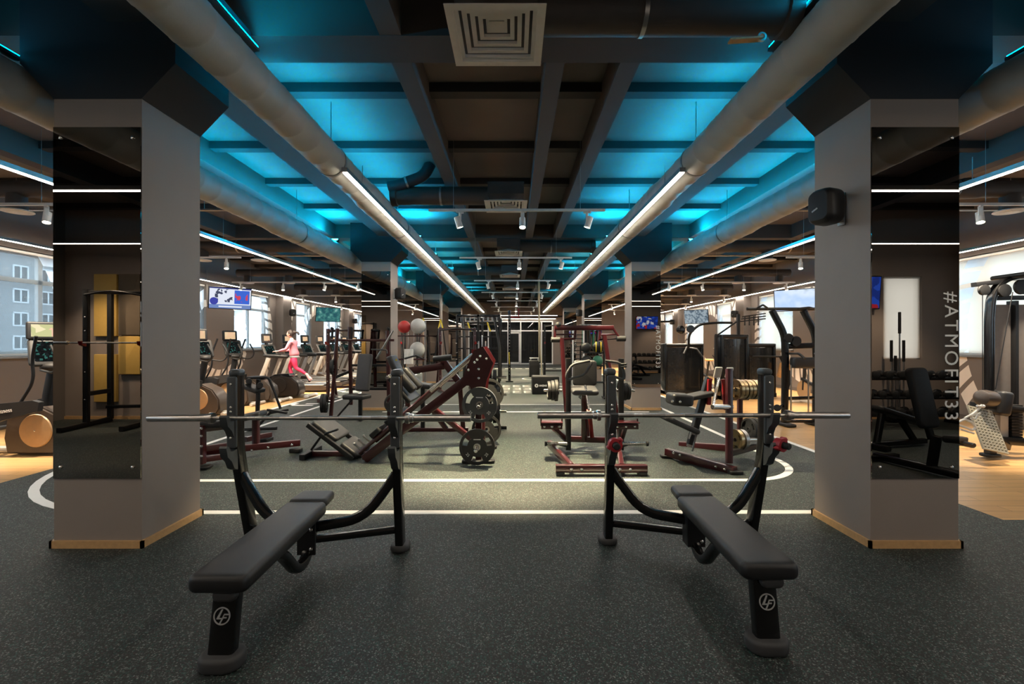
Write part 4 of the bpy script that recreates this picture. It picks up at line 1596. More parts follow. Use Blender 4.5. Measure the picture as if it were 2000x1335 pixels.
# shoulder press bench left, before the second column
def shoulder_press():
    t = thing('shoulder_press', 'dark red shoulder press rack with upright black back pad before the second left column', 'press machine', (-3.2, 9.3, 0))
    inv = V((3.2, -9.3, 0))
    g = lambda x, y, Y=9.3: A(x, y, Y) + inv
    MB().path([g(646, 816, 9.3), g(654, 720, 9.3), g(659, 641, 9.3)], .06, .07, (0, 1, 0), .01).build('front_post', 'red_metal', t)
    MB().bar(g(683, 638, 9.6), g(686, 790, 9.6), .055, .07, (1, 0, 0)).build('rear_post', 'red_metal', t)
    MB().bar(g(757, 645, 9.5), g(760, 812, 9.5), .06, .07, (1, 0, 0)).build('right_post', 'red_metal', t)
    MB().bar(g(646, 664, 9.5), g(770, 664, 9.5), .05, .05).build('cross_bar', 'red_metal', t)
    MB().bar(g(687, 713, 9.6), g(757, 713, 9.6), .05, .05).bar(g(687, 759, 9.6), g(757, 759, 9.6), .05, .05).build('rung', 'black_satin', t)
    MB().bar(g(650, 738, 9.3), g(690, 722, 9.7), .05, .06).bar(g(655, 738, 9.4), g(655, 700, 9.4), .09, .06, (1, 0, 0)).build('lever', 'black_satin', t)
    MB().tube([g(735, 700, 9.3), g(752, 672, 9.2), g(768, 645, 9.2)], .02).build('lever_arm', 'steel', t)
    MB().tube(fillet([g(725, 682, 9.2), g(755, 683, 9.2), g(756, 690, 9.2)], .03), .016).build('handle', 'rubber_grey', t)
    for px in (648, 686, 758):
        MB().bar(g(px, 664, 9.5), g(px + 2, 640, 9.5), .04, .04, (1, 0, 0)).cyl(g(px, 641, 9.45), g(px, 641, 9.75), .03).build('bar_catch', 'black_satin', t)
    a = g(711, 727, 9.25)
    MB().pad(a, (.30, .75, .09), rot(80, 0, -14), .04, .03).build('back_pad', 'grey_vinyl', t)
    MB().pad(g(697, 774, 9.1), (.46, .36, .09), rot(0, 0, -14), .05, .03).build('seat', 'vinyl', t)
    MB().bar(g(704, 780, 9.2), g(704, 816, 9.2), .07, .07, (1, 0, 0)).bar(g(688, 780, 9.2), g(660, 812, 9.2), .035).build('seat_post', 'black_satin', t)
    MB().bar(g(640, 818, 9.3), g(770, 818, 9.3), .07, .06).bar(g(704, 818, 8.9), g(704, 818, 9.9), .07, .06).build('base', 'red_metal', t)
    for px in (632, 778):
        MB().cyl(g(px, 784, 9.3), g(px + (18 if px < 700 else -18), 784, 9.3), .022).build('plate_peg', 'chrome', t)
    return t


shoulder_press()
for k in range(2):
    plate(A(630 + 6 * k, 787, 9.3), (-1, -.25, 0), .19, .05, 'black plate on the left peg of the shoulder press, %s' % ('outer', 'inner')[k], None)
plate(A(770, 787, 9.3), (.6, -1, 0), .2, .05, 'black spoked plate on the right peg of the shoulder press', None)
plate(A(650, 716, 9.24), (-1, -.1, 0), .15, .05, 'small black plate on the lever of the shoulder press', None)


# low dark red machine half hidden by the left column
def low_machine():
    t = thing('calf_machine', 'low dark red plate machine half hidden behind the nearest left column', 'exercise machine', (-3.4, 6.1, 0))
    inv = V((3.4, -6.1, 0))
    g = lambda x, y, Y=6.0: A(x, y, Y) + inv
    MB().bar(g(394, 830, 5.6), g(394, 905, 5.6), .075, .075, (1, 0, 0)).build('post', 'red_metal', t)
    bolts(t, [g(394, y, 5.555) for y in (836, 851, 871, 890)])
    MB().pad(g(392, 911, 5.6), (.24, .14, .03), None, .03, .01).build('foot_plate', 'black_satin', t)
    for pa, pb in (((394, 838), (442, 832)), ((394, 876), (452, 868)), ((394, 897), (450, 889))):
        MB().bar(g(*pa, 5.65), g(*pb, 5.9), .06, .07).build('side_rail', 'red_metal', t)
    MB().bar(g(372, 884, 5.8), g(586, 864, 6.45), .07, .085).build('base_beam', 'red_metal', t)
    bolts(t, [g(492, 879, 6.06), g(524, 873, 6.16), g(570, 868, 6.28)])
    MB().pad((g(578, 866, 6.45).x, g(578, 866, 6.45).y, .03), (.16, .12, .06), None, .03, .015).build('rubber_foot', 'rubber', t)
    MB().bar(g(500, 812, 6.2), g(500, 866, 6.2), .075, .075, (1, 0, 0)).build('rear_post', 'red_metal', t)
    MB().bar(g(478, 858, 6.2), g(528, 848, 6.7), .06, .07).build('cross_beam', 'red_metal', t)
    MB().pad(g(520, 858, 6.65), (.12, .2, .05), None, .02, .01).build('pedal', 'black_satin', t)
    MB().pad(g(405, 825, 5.75), (.5, .32, .09), rot(0, 0, 8), .06, .03).build('seat', 'vinyl', t)
    MB().pad(g(490, 812, 6.2), (.34, .3, .08), rot(0, -12, 8), .05, .03).build('thigh_pad', 'vinyl', t)
    return t


low_machine()


# decline bench with thin black legs left of the column (behind the left upright)
def folding_bench():
    t = thing('sit_up_bench', 'black sit up bench with thin bent legs beside the elliptical trainers', 'weight bench', (-3.95, 8.0, 0))
    inv = V((3.95, -8.0, 0))
    g = lambda x, y, Y=8.0: A(x, y, Y) + inv
    MB().tube(fillet([g(482, 738), g(524, 736), g(534, 760), g(548, 798)], .05), .022).build('frame', 'black_satin', t)
    MB().bar(g(505, 740, 8.0), g(502, 838, 8.0), .07, .05, (1, 0, 0)).build('post', 'black_satin', t)
    MB().bar(g(528, 806, 8.0), g(562, 800, 8.3), .05, .04).bar(g(522, 800, 7.9), g(560, 806, 7.9), .05, .04).build('foot', 'black_satin', t)
    MB().cyl(g(486, 744, 7.8), g(486, 744, 8.3), .05).cyl(g(508, 752, 7.8), g(508, 752, 8.3), .05).build('roller', 'vinyl', t)
    MB().pad(g(495, 758), (.3, .3, .08), rot(0, 20, 0), .04, .03).build('pad', 'vinyl', t)
    MB().bar(g(530, 803), g(500, 836), .04).bar(g(470, 838), g(540, 836), .06, .05).build('base', 'black_satin', t)
    return t


folding_bench()
# ------------------------------------------------------------------ cardio machines along the left windows
def elliptical(loc, label, scr='console_warm', rz=0):
    """user faces the window wall (-X); drum and console at the origin, pedal arms along X"""
    t = thing('elliptical_trainer', label, 'elliptical trainer', loc, rz, 'elliptical trainers by the left windows')
    # drum housing with round tan covers
    hs = [(-.42, .0), (.40, .0), (.46, .10), (.44, .30), (.30, .50), (.05, .62), (-.25, .60), (-.42, .46), (-.46, .2)]
    mb = MB()
    mb.prism(hs, .34, (0, 0, .04), (1, 0, 0), (0, 0, 1))
    mb.prism([(x * .94, z * .95 + .012) for x, z in hs], .40, (0, 0, .04), (1, 0, 0), (0, 0, 1))
    h = mb.build('housing', 'brown_plastic', t)
    for s in (-1, 1):
        MB().lathe([(.215, 0), (.225, .006), (.215, .02), (.02, .028)], (.0, s * .20, .345), (0, s, 0), 36).build('disc_cover', 'tan', h)
        MB().lathe([(.012, 0), (.006, .006)], (.0, s * .228, .345), (0, s, 0), 10).build('disc_bolt', 'bolt', h)
        # swing arm cover
        pl = [(-1.05, .30), (-.95, .28), (-.35, .50), (.12, .62), (.14, .74), (.05, .765), (-.42, .72), (-.75, .55), (-1.0, .40)]
        a = MB().prism(pl, .07, (0, s * .27, 0), (1, 0, 0), (0, 0, 1)).build('pedal_arm', 'dark_plastic', t)
        if s < 0:
            MB().text('Life Fitness', .075, (-.38, -.306, .615), (1, 0, .16), (-.16, 0, 1), .003).build('lettering', 'white', a)
        MB().pad((-.78, s * .20, .33), (.38, .16, .06), rot(0, -8, 0), .05, .025).build('pedal', 'rubber', t)
        MB().tube(fillet([(-.15, s * .27, .72), (.02, s * .25, 1.02), (.0, s * .26, 1.3), (.10, s * .30, 1.62)], .15), .019).build('moving_handle', 'black_satin', t)
        MB().tube(fillet([(.02, s * .16, 1.16), (.28, s * .24, 1.12), (.36, s * .26, 1.28), (.24, s * .25, 1.5)], .09), .016).build('grip_handle', 'rubber', t)
    MB().path([(-1.25, 0, .05), (.62, 0, .05)], .12, .07).cyl((.58, -.3, .045), (.58, .3, .045), .04).cyl((-1.2, -.26, .045), (-1.2, .26, .045), .04).build('base_rail', 'silver', t)
    MB().path([(-.06, 0, .55), (-.04, 0, .8), (.04, 0, 1.22)], .09, .12, (1, 0, 0), .03).build('mast', 'black_satin', t)
    MB().ball((.03, 0, 1.2), (.13, .15, .08)).build('mast_pod', 'dark_plastic', t)
    # console leans towards the user on +X
    R = rot(0, 62, 0)
    R2 = rot(0, 0, -38) @ rot(0, 65, 0)
    c = MB().pad((-.02, -.02, 1.40), (.42, .40, .06), R2, .05, .025).build('console', 'dark_plastic', t)
    n = R2 @ V((0, 0, 1))
    MB().pad(V((-.02, -.02, 1.40)) + n * .031, (.30, .28, .006), R2, .02, .003).build('display', 'console_dark', c)
    R3 = rot(0, 0, -38) @ rot(0, 84, 0)
    n = R3 @ V((0, 0, 1))
    s = MB().pad((-.10, -.02, 1.70), (.25, .33, .045), R3, .03, .02).build('screen_case', 'black_satin', t)
    MB().box(V((-.10, -.02, 1.70)) + n * .0235, (.17, .23, .003), R3).build('screen', scr, s)
    MB().bar((-.10, -.02, 1.5), (-.11, -.02, 1.6), .05).build('screen_neck', 'black_satin', t)
    return t


elliptical((-6.45, 6.43, 0), 'elliptical trainer half hidden at the left edge of the picture', 'console_grass')
elliptical((-6.62, 9.85, 0), 'elliptical trainer whose tan disc shows just right of the nearest left column')
elliptical((-6.85, 11.3, 0), 'elliptical trainer with glowing orange screen in front of the window')


def bike(loc, label):
    t = thing('exercise_bike', label, 'exercise bike', loc, 0)
    hs = [(x * .8, z * .82) for x, z in ((-.5, .02), (.5, .02), (.56, .2), (.5, .45), (.3, .62), (-.1, .72), (-.4, .68), (-.52, .4))]
    h = MB().prism(hs, .36, (0, 0, .04), (1, 0, 0), (0, 0, 1)).prism([(x * .93, z * .94 + .02) for x, z in hs], .44, (0, 0, .04), (1, 0, 0), (0, 0, 1)).build('housing', 'brown_plastic', t)
    for s in (-1, 1):
        MB().lathe([(.2, 0), (.21, .006), (.2, .02), (.02, .026)], (-.1, s * .22, .36), (0, s, 0), 36).build('disc_cover', 'dark_plastic' if s > 0 else 'brown_plastic', h)
    MB().prism([(-.6, .48), (-.25, .65), (.12, .67), (.16, .61), (-.18, .56), (-.58, .42)], .3, (0, 0, 0), (1, 0, 0), (0, 0, 1)).build('top_cover', 'black_satin', t)
    MB().path([(-.8, 0, .05), (.65, 0, .05)], .12, .08).cyl((.65, -.3, .05), (.65, .3, .05), .045).cyl((-.75, -.28, .05), (-.75, .28, .05), .045).build('base_rail', 'silver', t)
    MB().ball((.68, -.3, .05), (.07, .05, .05)).ball((.68, .3, .05), (.07, .05, .05)).build('foot_cap', 'white', t)
    return t


bike((-6.62, 11.95, 0), 'low dark drive housing of the exercise bike nearer the column')
bike((-6.35, 12.9, 0), 'low dark drive housing with round cover before the running woman')

TR = None


def treadmill(loc, label):
    global TR
    if TR is not None:
        return dup(TR, loc, None, label, 'treadmills by the left windows')
    t = TR = thing('treadmill', label, 'treadmill', loc, 0, 'treadmills by the left windows')
    # deck from x=-.2 (front) to 1.95 (back, towards the hall)
    mb = MB()
    mb.prism([(-.35, .02), (1.9, .06), (1.96, .10), (1.95, .17), (1.8, .20), (.3, .21), (.1, .30), (-.3, .32), (-.4, .2)], .80, (0, 0, 0), (1, 0, 0), (0, 0, 1))
    mb.build('deck', 'brown_plastic', t)
    MB().pad((1.08, 0, .213), (1.6, .54, .012), None, .02, .004).build('belt', 'rubber', t)
    for s in (-1, 1):
        MB().pad((1.0, s * .34, .218), (1.75, .11, .03), None, .02, .012).build('side_rail', 'silver', t)
        MB().path([(.12, s * .38, .22), (-.02, s * .38, .62), (.1, s * .37, 1.02)] if False else [(-.12, s * .38, .24), (.20, s * .37, 1.06)], .13, .06, (0, 1, 0), .02).build('strut', 'silver', t)
        MB().pad((.42, s * .36, 1.10), (.72, .10, .09), rot(0, 3, 0), .04, .03).build('handrail', 'black_satin', t)
    MB().pad((.12, 0, 1.12), (.22, .80, .08), None, .05, .03).build('crossbar', 'black_satin', t)
    R = rot(0, 0, -30) @ rot(0, 58, 0)
    c = MB().pad((.02, 0, 1.28), (.44, .44, .06), R, .05, .025).build('console', 'dark_plastic', t)
    n = R @ V((0, 0, 1))
    MB().pad(V((.02, 0, 1.28)) + n * .031, (.30, .30, .006), R, .02, .003).build('display', 'console_dark', c)
    R3 = rot(0, 0, -38) @ rot(0, 82, 0)
    n = R3 @ V((0, 0, 1))
    s = MB().pad((-.08, 0, 1.66), (.30, .32, .05), R3, .03, .02).build('screen_case', 'black_satin', t)
    MB().box(V((-.08, 0, 1.66)) + n * .026, (.16, .18, .003), R3).build('screen', 'console_warm', s)
    MB().bar((-.07, 0, 1.38), (-.08, 0, 1.55), .07).build('screen_neck', 'black_satin', t)
    return t


for k in range(8):
    treadmill((-7.75, 14.6 + 1.34 * k, 0), 'treadmill with the running woman on it, nearest of the row' if k == 0 else 'grey treadmill by the left windows, %s of the row counted from the runner' % ORD[k])


# ------------------------------------------------------------------ the runner
def skin_chain(name, chains, m, parent, sub=2):
    """chains: list of [(co, r), ...]; first point of a later chain is joined to the nearest earlier vertex"""
    vs, es, rs = [], [], []
    for ch in chains:
        prev = None
        for i, (c, r) in enumerate(ch):
            c = V(c)
            if i == 0 and vs:
                d = [(v - c).length for v in vs]
                j = min(range(len(vs)), key=lambda q: d[q])
                if d[j] < .02:
                    prev = j
                    continue
            vs.append(c)
            rs.append(r)
            if prev is not None:
                es.append((prev, len(vs) - 1))
            prev = len(vs) - 1
    me = bpy.data.meshes.new(name)
    me.from_pydata([tuple(v) for v in vs], es, [])
    o = bpy.data.objects.new(name, me)
    COL.objects.link(o)
    sk = o.modifiers.new('skin', 'SKIN')
    sk.use_smooth_shade = True
    for i, r in enumerate(rs):
        d = me.skin_vertices[0].data[i]
        d.radius = (r, r) if not hasattr(r, '__len__') else r
    me.skin_vertices[0].data[0].use_root = True
    ss = o.modifiers.new('sub', 'SUBSURF')
    ss.levels = ss.render_levels = sub
    dg = bpy.context.evaluated_depsgraph_get()
    m2 = bpy.data.meshes.new_from_object(o.evaluated_get(dg))
    m2.name = name
    bpy.data.objects.remove(o)
    bpy.data.meshes.remove(me)
    m2.materials.clear()
    m2.materials.append(MT[m])
    m2.polygons.foreach_set('use_smooth', [True] * len(m2.polygons))
    o = bpy.data.objects.new(name, m2)
    COL.objects.link(o)
    if parent is not None:
        o.parent = parent
    return o


def runner(loc):
    """running towards -X, right leg kicked back, both hands reaching forward to the rail"""
    pel = (0, 0, .90)
    hipL, hipR = (-.02, .09, .87), (.0, -.09, .87)      # L is the far side (+Y)
    chest, neck, head0 = (-.05, 0, 1.22), (-.07, 0, 1.40), (-.10, 0, 1.47)
    kneeL, ankL, toeL = (-.19, .09, .52), (-.08, .09, .13), (-.24, .09, .05)
    kneeR, ankR, toeR = (.10, -.09, .50), (.44, -.09, .30), (.52, -.09, .15)
    t = thing('person', 'person in pink sweater and red leggings running on the nearest treadmill', 'person', loc)
    body = [[(pel, .06), ((-.02, 0, 1.05), .065), (chest, .09), ((-.06, 0, 1.33), .075), (neck, .05), (head0, .05)],
            [(pel, .06), (hipL, .05), ((-.1, .09, .7), .05), (kneeL, .042), ((-.13, .09, .33), .04), (ankL, .035), ((-.14, .09, .07), .035), (toeL, .03)],
            [(pel, .06), (hipR, .05), ((.05, -.09, .7), .05), (kneeR, .042), ((.27, -.09, .42), .04), (ankR, .035), ((.49, -.09, .25), .035), (toeR, .03)]]
    sh = (-.06, 0, 1.33)
    hands = []
    for s in (-1, 1):
        S, E, Wp = (-.05, s * .17, 1.33), (-.14, s * .23, 1.10), (-.40, s * .20, 1.04)
        body.append([(sh, .09), (S, .052), ((-.1, s * .21, 1.2), .043), (E, .038), ((-.27, s * .22, 1.07), .033), (Wp, .024), ((-.46, s * .19, 1.035), .03), ((-.50, s * .19, 1.03), .026)])
        for q in range(4):
            y = s * (.19) + (q - 1.5) * .019
            body.append([((-.50, s * .19, 1.03), .02), ((-.53, y, 1.035), .009), ((-.565 + .006 * abs(q - 1.5), y, 1.03), .0085), ((-.585 + .008 * abs(q - 1.5), y, 1.005), .008)])
        body.append([((-.46, s * .19, 1.035), .02), ((-.475, s * .15, 1.03), .010), ((-.51, s * .135, 1.02), .009)])
    b = skin_chain('body', body, 'skin', t)
    # head with nose, lips and ears in the body's own surface
    hd = MB()
    hc = V((-.13, 0, 1.58))
    vs, fs = [], []
    n, m_ = 24, 18
    for i in range(m_ + 1):
        th = PI * i / m_
        for k in range(n):
            ph = 2 * PI * k / n
            x, y, z = math.sin(th) * math.cos(ph), math.sin(th) * math.sin(ph), math.cos(th)
            rx, ry, rz_ = .095, .075, .118
            if z < 0:
                ry *= 1 + .28 * z
                rx *= 1 + .12 * z
            p = V((x * rx, y * ry, z * rz_))
            if x < -.7 and abs(y) < .25:
                if -.35 < z < .12:
                    p.x -= .02 * (1 - abs(y) / .25) * (1 - max(0, z) * 4)
                if -.75 < z < -.5:
                    p.x -= .006
            vs.append(hc + p)
    for i in range(m_):
        for k in range(n):
            a, c = i * n + k, i * n + (k + 1) % n
            fs.append((a, a + n, c + n, c))
    hd.add(vs, fs)
    for s in (-1, 1):
        hd.ball(hc + V((.01, s * .074, -.005)), (.022, .008, .032), None, 10, 8)
    me = b.data
    bm = bmesh.new()
    bm.from_mesh(me)
    tmp = bpy.data.meshes.new('h')
    tmp.from_pydata(hd.v, [], hd.f)
    bm.from_mesh(tmp)
    bmesh.ops.recalc_face_normals(bm, faces=bm.faces)
    for f in bm.faces:
        f.smooth = True
    bm.to_mesh(me)
    bm.free()
    bpy.data.meshes.remove(tmp)
    for s in (-1, 1):
        MB().ball(hc + V((-.082, s * .03, .012)), (.009, .013, .008), None, 10, 6).build('eye', 'eye', b)
    MB().ball(hc + V((-.092, 0, -.06)), (.008, .022, .008), None, 10, 6).build('lips', 'lips', b)
    hair = MB().ball(hc + V((.02, 0, .022)), (.098, .085, .112))
    hair.ball(hc + V((.13, 0, .05)), (.055, .05, .06)).tube([hc + V((.16, 0, .06)), hc + V((.24, 0, .045)), hc + V((.28, 0, -.02))], .032, 12)
    # keep the face free
    hair.v = [tuple(V(v) + V((max(0, -.055 - (v[0] - hc.x)) * .9, 0, 0))) for v in hair.v]
    hair.build('hair', 'hair', t)
    sw = [[((.01, 0, .86), .165), ((.005, 0, .96), .16), ((-.02, 0, 1.06), .128), (chest, .138), ((-.06, 0, 1.33), .11), ((-.066, 0, 1.39), .075), ((-.07, 0, 1.42), .06)]]
    for s in (-1, 1):
        sw.append([(sh, .1), ((-.05, s * .17, 1.33), .064), ((-.1, s * .21, 1.2), .056), ((-.14, s * .23, 1.10), .05), ((-.27, s * .22, 1.07), .044), ((-.39, s * .20, 1.042), .034)])
    o = skin_chain('sweater', sw, 'pink', t)
    MB().lathe([(.12, 0), (.15, .008), (.153, .05), (.12, .066)], (.012, 0, .825), (-.03, 0, 1), 28).build('hem', 'hem_grey', o)
    lg = [[((0, 0, .98), .08), ((0, 0, .93), .11), ((0, 0, .86), .125)]]
    lg.append([((0, 0, .86), .11), (hipL, .105), ((-.1, .09, .7), .094), (kneeL, .064), ((-.13, .09, .33), .058), ((-.085, .09, .15), .042)])
    lg.append([((0, 0, .86), .11), (hipR, .105), ((.05, -.09, .7), .094), (kneeR, .064), ((.27, -.09, .42), .058), ((.42, -.09, .315), .042)])
    skin_chain('leggings', lg, 'leggings', t)
    for c, R in (((-.16, .09, .05), rot(0, 0, 0)), ((.495, -.09, .215), rot(0, 62, 0))):
        c = V(c)
        sh_ = MB().pad(c, (.27, .095, .07), R, .045, .03).pad(c + R @ V((.06, 0, .035)), (.13, .085, .07), R, .04, .03).build('shoe', 'shoe', t)
        MB().pad(c + R @ V((0, 0, -.035)), (.28, .10, .024), R, .048, .01).build('sole', 'rubber', sh_)
    return t


runner((-6.95, 14.6, .222))


# ------------------------------------------------------------------ black stations on the right
def stack_station(loc, w, h, label, rz=0, kind=0):
    t = thing('weight_stack_machine', label, 'weight machine', loc, rz, 'weight stack machines on the right')
    for s in (-1, 1):
        MB().pad((s * (w / 2 - .04), 0, h / 2), (.08, .5, h), None, .035, .02).build('side_frame', 'black_metal', t)
    MB().pad((0, 0, h - .05), (w, .52, .11), None, .06, .045).build('top_cover', 'black_satin', t)
    MB().pad((0, 0, .06), (w, .56, .12), None, .03, .02).build('base', 'black_satin', t)
    mb = MB()
    n = 12
    pts = [(-(w / 2 - .08) + (w - .16) * k / n, -.2 - .06 * math.sin(PI * k / n)) for k in range(n + 1)]
    mb.prism(pts + [(x, y + .015) for x, y in reversed(pts)], h - .22, (0, 0, h / 2), (1, 0, 0), (0, 1, 0))
    mb.build('shroud', 'shroud', t)
    MB().bx(-w * .28, -w * .05, -.19, .1, .15, h * .6).build('weight_stack', 'steel', t)
    for s in (-1, 1):
        MB().cyl((s * .06 - w * .16, -.04, .12), (s * .06 - w * .16, -.04, h - .08), .012).build('guide_rod', 'chrome', t)
    if kind == 1:
        MB().path([(.1, -.3, h - .1), (.05, -.45, h + .28), (.3, -.55, h + .55), (.75, -.6, h + .6), (1.25, -.55, h + .6)], .06, .07, (0, 1, 0), .02, .15).build('lever_arm', 'black_satin', t)
        MB().lathe([(.10, 0), (.11, .01), (.11, .05), (.1, .06)], (.06, -.52, h + .42), (0, -1, 0), 24).lathe([(.11, 0), (.12, .01), (.12, .06), (.1, .07)], (-.22, -.5, h + .40), (0, -1, 0), 24).build('counterweight', 'black_metal', t)
        MB().tube([(.08, -.3, h - .12), (.3, -.4, h - .16), (.45, -.45, h - .4)], .03).tube([(.05, -.3, h - .1), (-.1, -.45, h - .3)], .03).build('handle', 'rubber', t)
    if kind == 2:
        MB().tube([(-w / 2 + .1, -.35, h * .76), (w / 2 + .1, -.35, h * .76)], .025).tube(fillet([(w / 2 + .05, -.35, h * .76), (w / 2 + .3, -.45, h * .4), (w / 2 + .1, -.5, .15)], .2), .045).build('lever_arm', 'black_satin', t)
        MB().pad((w / 2 + .12, -.4, h * .5), (.3, .12, .42), rot(0, 12, 0), .05, .04).build('side_pad', 'wood_seat', t)
    if kind == 3:
        MB().bar((-.45, -.1, h + .02), (-.45, -.1, 0), .06).bar((-.45, -.1, h * .98), (.1, -.1, h + .35), .04).bar((.15, -.1, 0), (.15, -.1, h + .55), .07).build('mast', 'black_satin', t)
        mb = MB()
        for k in range(3):
            mb.tube([(.2, -.1 - .05 * k, h + .36 + .06 * k), (.75, -.35, h + .42 + .07 * k)], .016)
        for k in range(4):
            mb.tube([(.3 + .12 * k, -.15, h + .25), (.3 + .12 * k, -.15, h + .5)], .016)
        mb.build('grip_bars', 'rubber', t)
    return t


stack_station((5.03, 13.8, 0), 1.14, 1.5, 'wide black weight stack machine with raised lever arm, next to the second right column', 0, 1)
stack_station((5.90, 12.5, 0), .72, 1.74, 'tall black weight stack machine with grip bars on top', 0, 3)
stack_station((6.98, 13.2, 0), .82, 1.5, 'black weight stack machine with orange side pad', 0, 2)
stack_station((8.1, 10.9, 0), .8, 1.5, 'black weight stack machine close to the right window wall, behind the dip tower', 0, 0)


def dip_tower():
    t = thing('dip_station', 'tall black pull up and dip tower with two bent posts before the right windows', 'pull up tower', (5.3, 8.6, 0))
    inv = V((-5.3, -8.6, 0))
    g = lambda x, y, Y=8.55: A(x, y, Y) + inv
    for a in ((1511, 604), (1572, 604)):
        dx = a[0] - 1511
        MB().path([g(1508 + dx, 606), g(1514 + dx, 618), g(1532 + dx, 652), g(1534 + dx, 700), g(1532 + dx, 826)], .09, .12, (0, 1, 0), .02, .15).build('post', 'black_metal', t)
        MB().pad(g(1532 + dx, 827), (.18, .5, .05), None, .04, .02).build('foot', 'rubber', t)
    MB().tube([g(1459, 603), g(1600, 603)], .03).build('pull_up_bar', 'rubber', t)
    MB().tube(fillet([g(1478, 602, 8.4), g(1490, 595, 8.3), g(1500, 602, 8.5)], .03), .018).build('grip', 'rubber', t)
    MB().tube(fillet([g(1560, 602, 8.4), g(1580, 600, 8.2), g(1598, 604, 8.4)], .03), .018).build('grip', 'rubber', t)
    MB().bar(g(1536, 676), g(1596, 674), .07, .1).build('cross_beam', 'black_metal', t)
    MB().pad(g(1568, 708, 8.4), (.42, .16, .2), None, .05, .04).build('knee_pad', 'vinyl', t)
    MB().tube(fillet([g(1540, 690), g(1560, 690, 8.0), g(1572, 700, 7.9)], .05), .022).tube(fillet([g(1592, 690), g(1600, 690, 8.0)], .05), .022).build('dip_handle', 'rubber', t)
    for px in (1545, 1579):
        MB().cyl(g(px, 712, 8.4), g(px, 812, 8.4), .014).build('guide_rod', 'chrome', t)
    MB().bar(g(1532, 778), g(1592, 776), .06, .06).build('lower_beam', 'black_metal', t)
    MB().bar(g(1532, 822), g(1592, 822), .06, .05).build('lower_beam', 'black_metal', t)
    MB().lathe([(.08, -.03), (.09, 0), (.08, .03)], g(1540, 660, 8.5), (0, 1, 0), 20).lathe([(.09, -.03), (.1, 0), (.09, .03)], g(1554, 666, 8.5), (0, 1, 0), 20).build('pulley', 'black_satin', t)
    MB().cyl(g(1518, 796, 8.1), g(1518, 796, 8.5), .06).build('roller', 'vinyl', t)
    MB().bar(g(1518, 796, 8.5), g(1532, 790, 8.55), .04).build('roller_arm', 'black_metal', t)
    return t


dip_tower()


def cable_machine():
    t = thing('seated_leg_press', 'black seated leg press with perforated grey foot plate at the right edge', 'leg press', (6.6, 6.2, 0))
    inv = V((-6.6, -6.2, 0))
    g = lambda x, y, Y=6.2: A(x, y, Y) + inv
    MB().path([g(1932, 884), g(1932, 620), g(1936, 578), g(1952, 552), g(1978, 540), g(2070, 538)], .07, .10, (0, 1, 0), .02, .12).build('mast', 'black_metal', t)
    MB().pad(g(2012, 539, 6.2), (.62, .5, .06), None, .05, .025).build('top_cover', 'black_satin', t)
    MB().bar(g(1902, 556, 6.2), g(1960, 549, 6.2), .08, .06).build('top_arm', 'black_satin', t)
    MB().bar(g(1936, 582), g(2060, 580), .05, .06).build('cross_beam', 'black_satin', t)
    for x, y, r in ((1961, 567, .085), (1996, 560, .1), (1922, 566, .07)):
        MB().lathe([(r * .6, -.025), (r, -.02), (r * .9, 0), (r, .02), (r * .6, .025)], g(x, y, 6.15), (0, 1, 0), 24).build('pulley', 'rubber', t)
    MB().tube([g(1978, 570, 6.12), g(1944, 760, 6.12)], .006, 6).tube([g(1919, 570, 6.14), g(1919, 800, 6.14)], .005, 6).build('cable', 'black_satin', t)
    MB().bx(g(1940, 0).x, g(1982, 0).x, .05, .09, .55, 2.05).build('shroud_panel', 'shroud_light', t)
    MB().bx(g(1984, 0).x, g(1990, 0).x, .0, .12, .2, 2.1).build('shroud_frame', 'black_satin', t)
    MB().bx(g(1993, 0).x, g(2060, 0).x, .05, .09, .55, 2.05).build('shroud_panel', 'shroud_light', t)
    MB().bx(g(1946, 0).x, g(1962, 0).x, -.05, .12, .12, .72).build('stack_cover', 'silver', t)
    mb = MB()
    for k in range(14):
        z = .18 + .038 * k
        mb.bx(g(1964, 0).x, g(1985, 0).x, -.08, .10, z, z + .03)
    mb.build('weight_stack', 'black_satin', t)
    # foot plate: a grid with slots
    c = V(A(1928, 838, 5.9)) + inv
    R = rot(0, 0, 12) @ rot(0, 0, 0) @ rot(62, 0, 0) @ rot(0, 0, -14)
    mb = MB()
    W, Hh, nx, nz = .34, .56, 7, 14
    for i in range(nx + 1):
        x = -W / 2 + W * i / nx
        mb.box(c + R @ V((x, 0, 0)), (.02, Hh, .022), R)
    for j in range(nz + 1):
        y = -Hh / 2 + Hh * j / nz
        mb.box(c + R @ V((0, y, 0)), (W + .02, .024, .022), R)
    mb.box(c + R @ V((0, 0, -.012)), (W, Hh, .006), R)
    mb.build('foot_plate', 'perforated', t)
    MB().bar(c + R @ V((0, .0, -.03)), g(1968, 872, 6.1), .07, .09).build('foot_plate_arm', 'black_metal', t)
    MB().bar(g(1938, 858, 6.1), g(2070, 868, 6.1), .08, .10).build('base_beam', 'black_metal', t)
    MB().bar(g(1934, 862, 6.1), g(1934, 884, 6.1), .09, .09, (1, 0, 0)).pad(g(1934, 888, 6.1), (.2, .16, .04), None, .05, .015).build('foot', 'rubber', t)
    MB().lathe([(.06, 0), (.1, .03), (.11, .10), (.1, .2), (.06, .23)], g(1912, 776, 6.0), (1, .1, -.1), 24).build('roller', 'brown_plastic', t)
    MB().pad(g(1955, 787, 6.1), (.17, .2, .32), rot(0, 10, 0), .06, .04).build('knee_pad', 'vinyl', t)
    MB().bar(g(1900, 790, 6.1), g(2070, 806, 6.1), .08, .07).build('seat_rail', 'black_satin', t)
    return t


cable_machine()


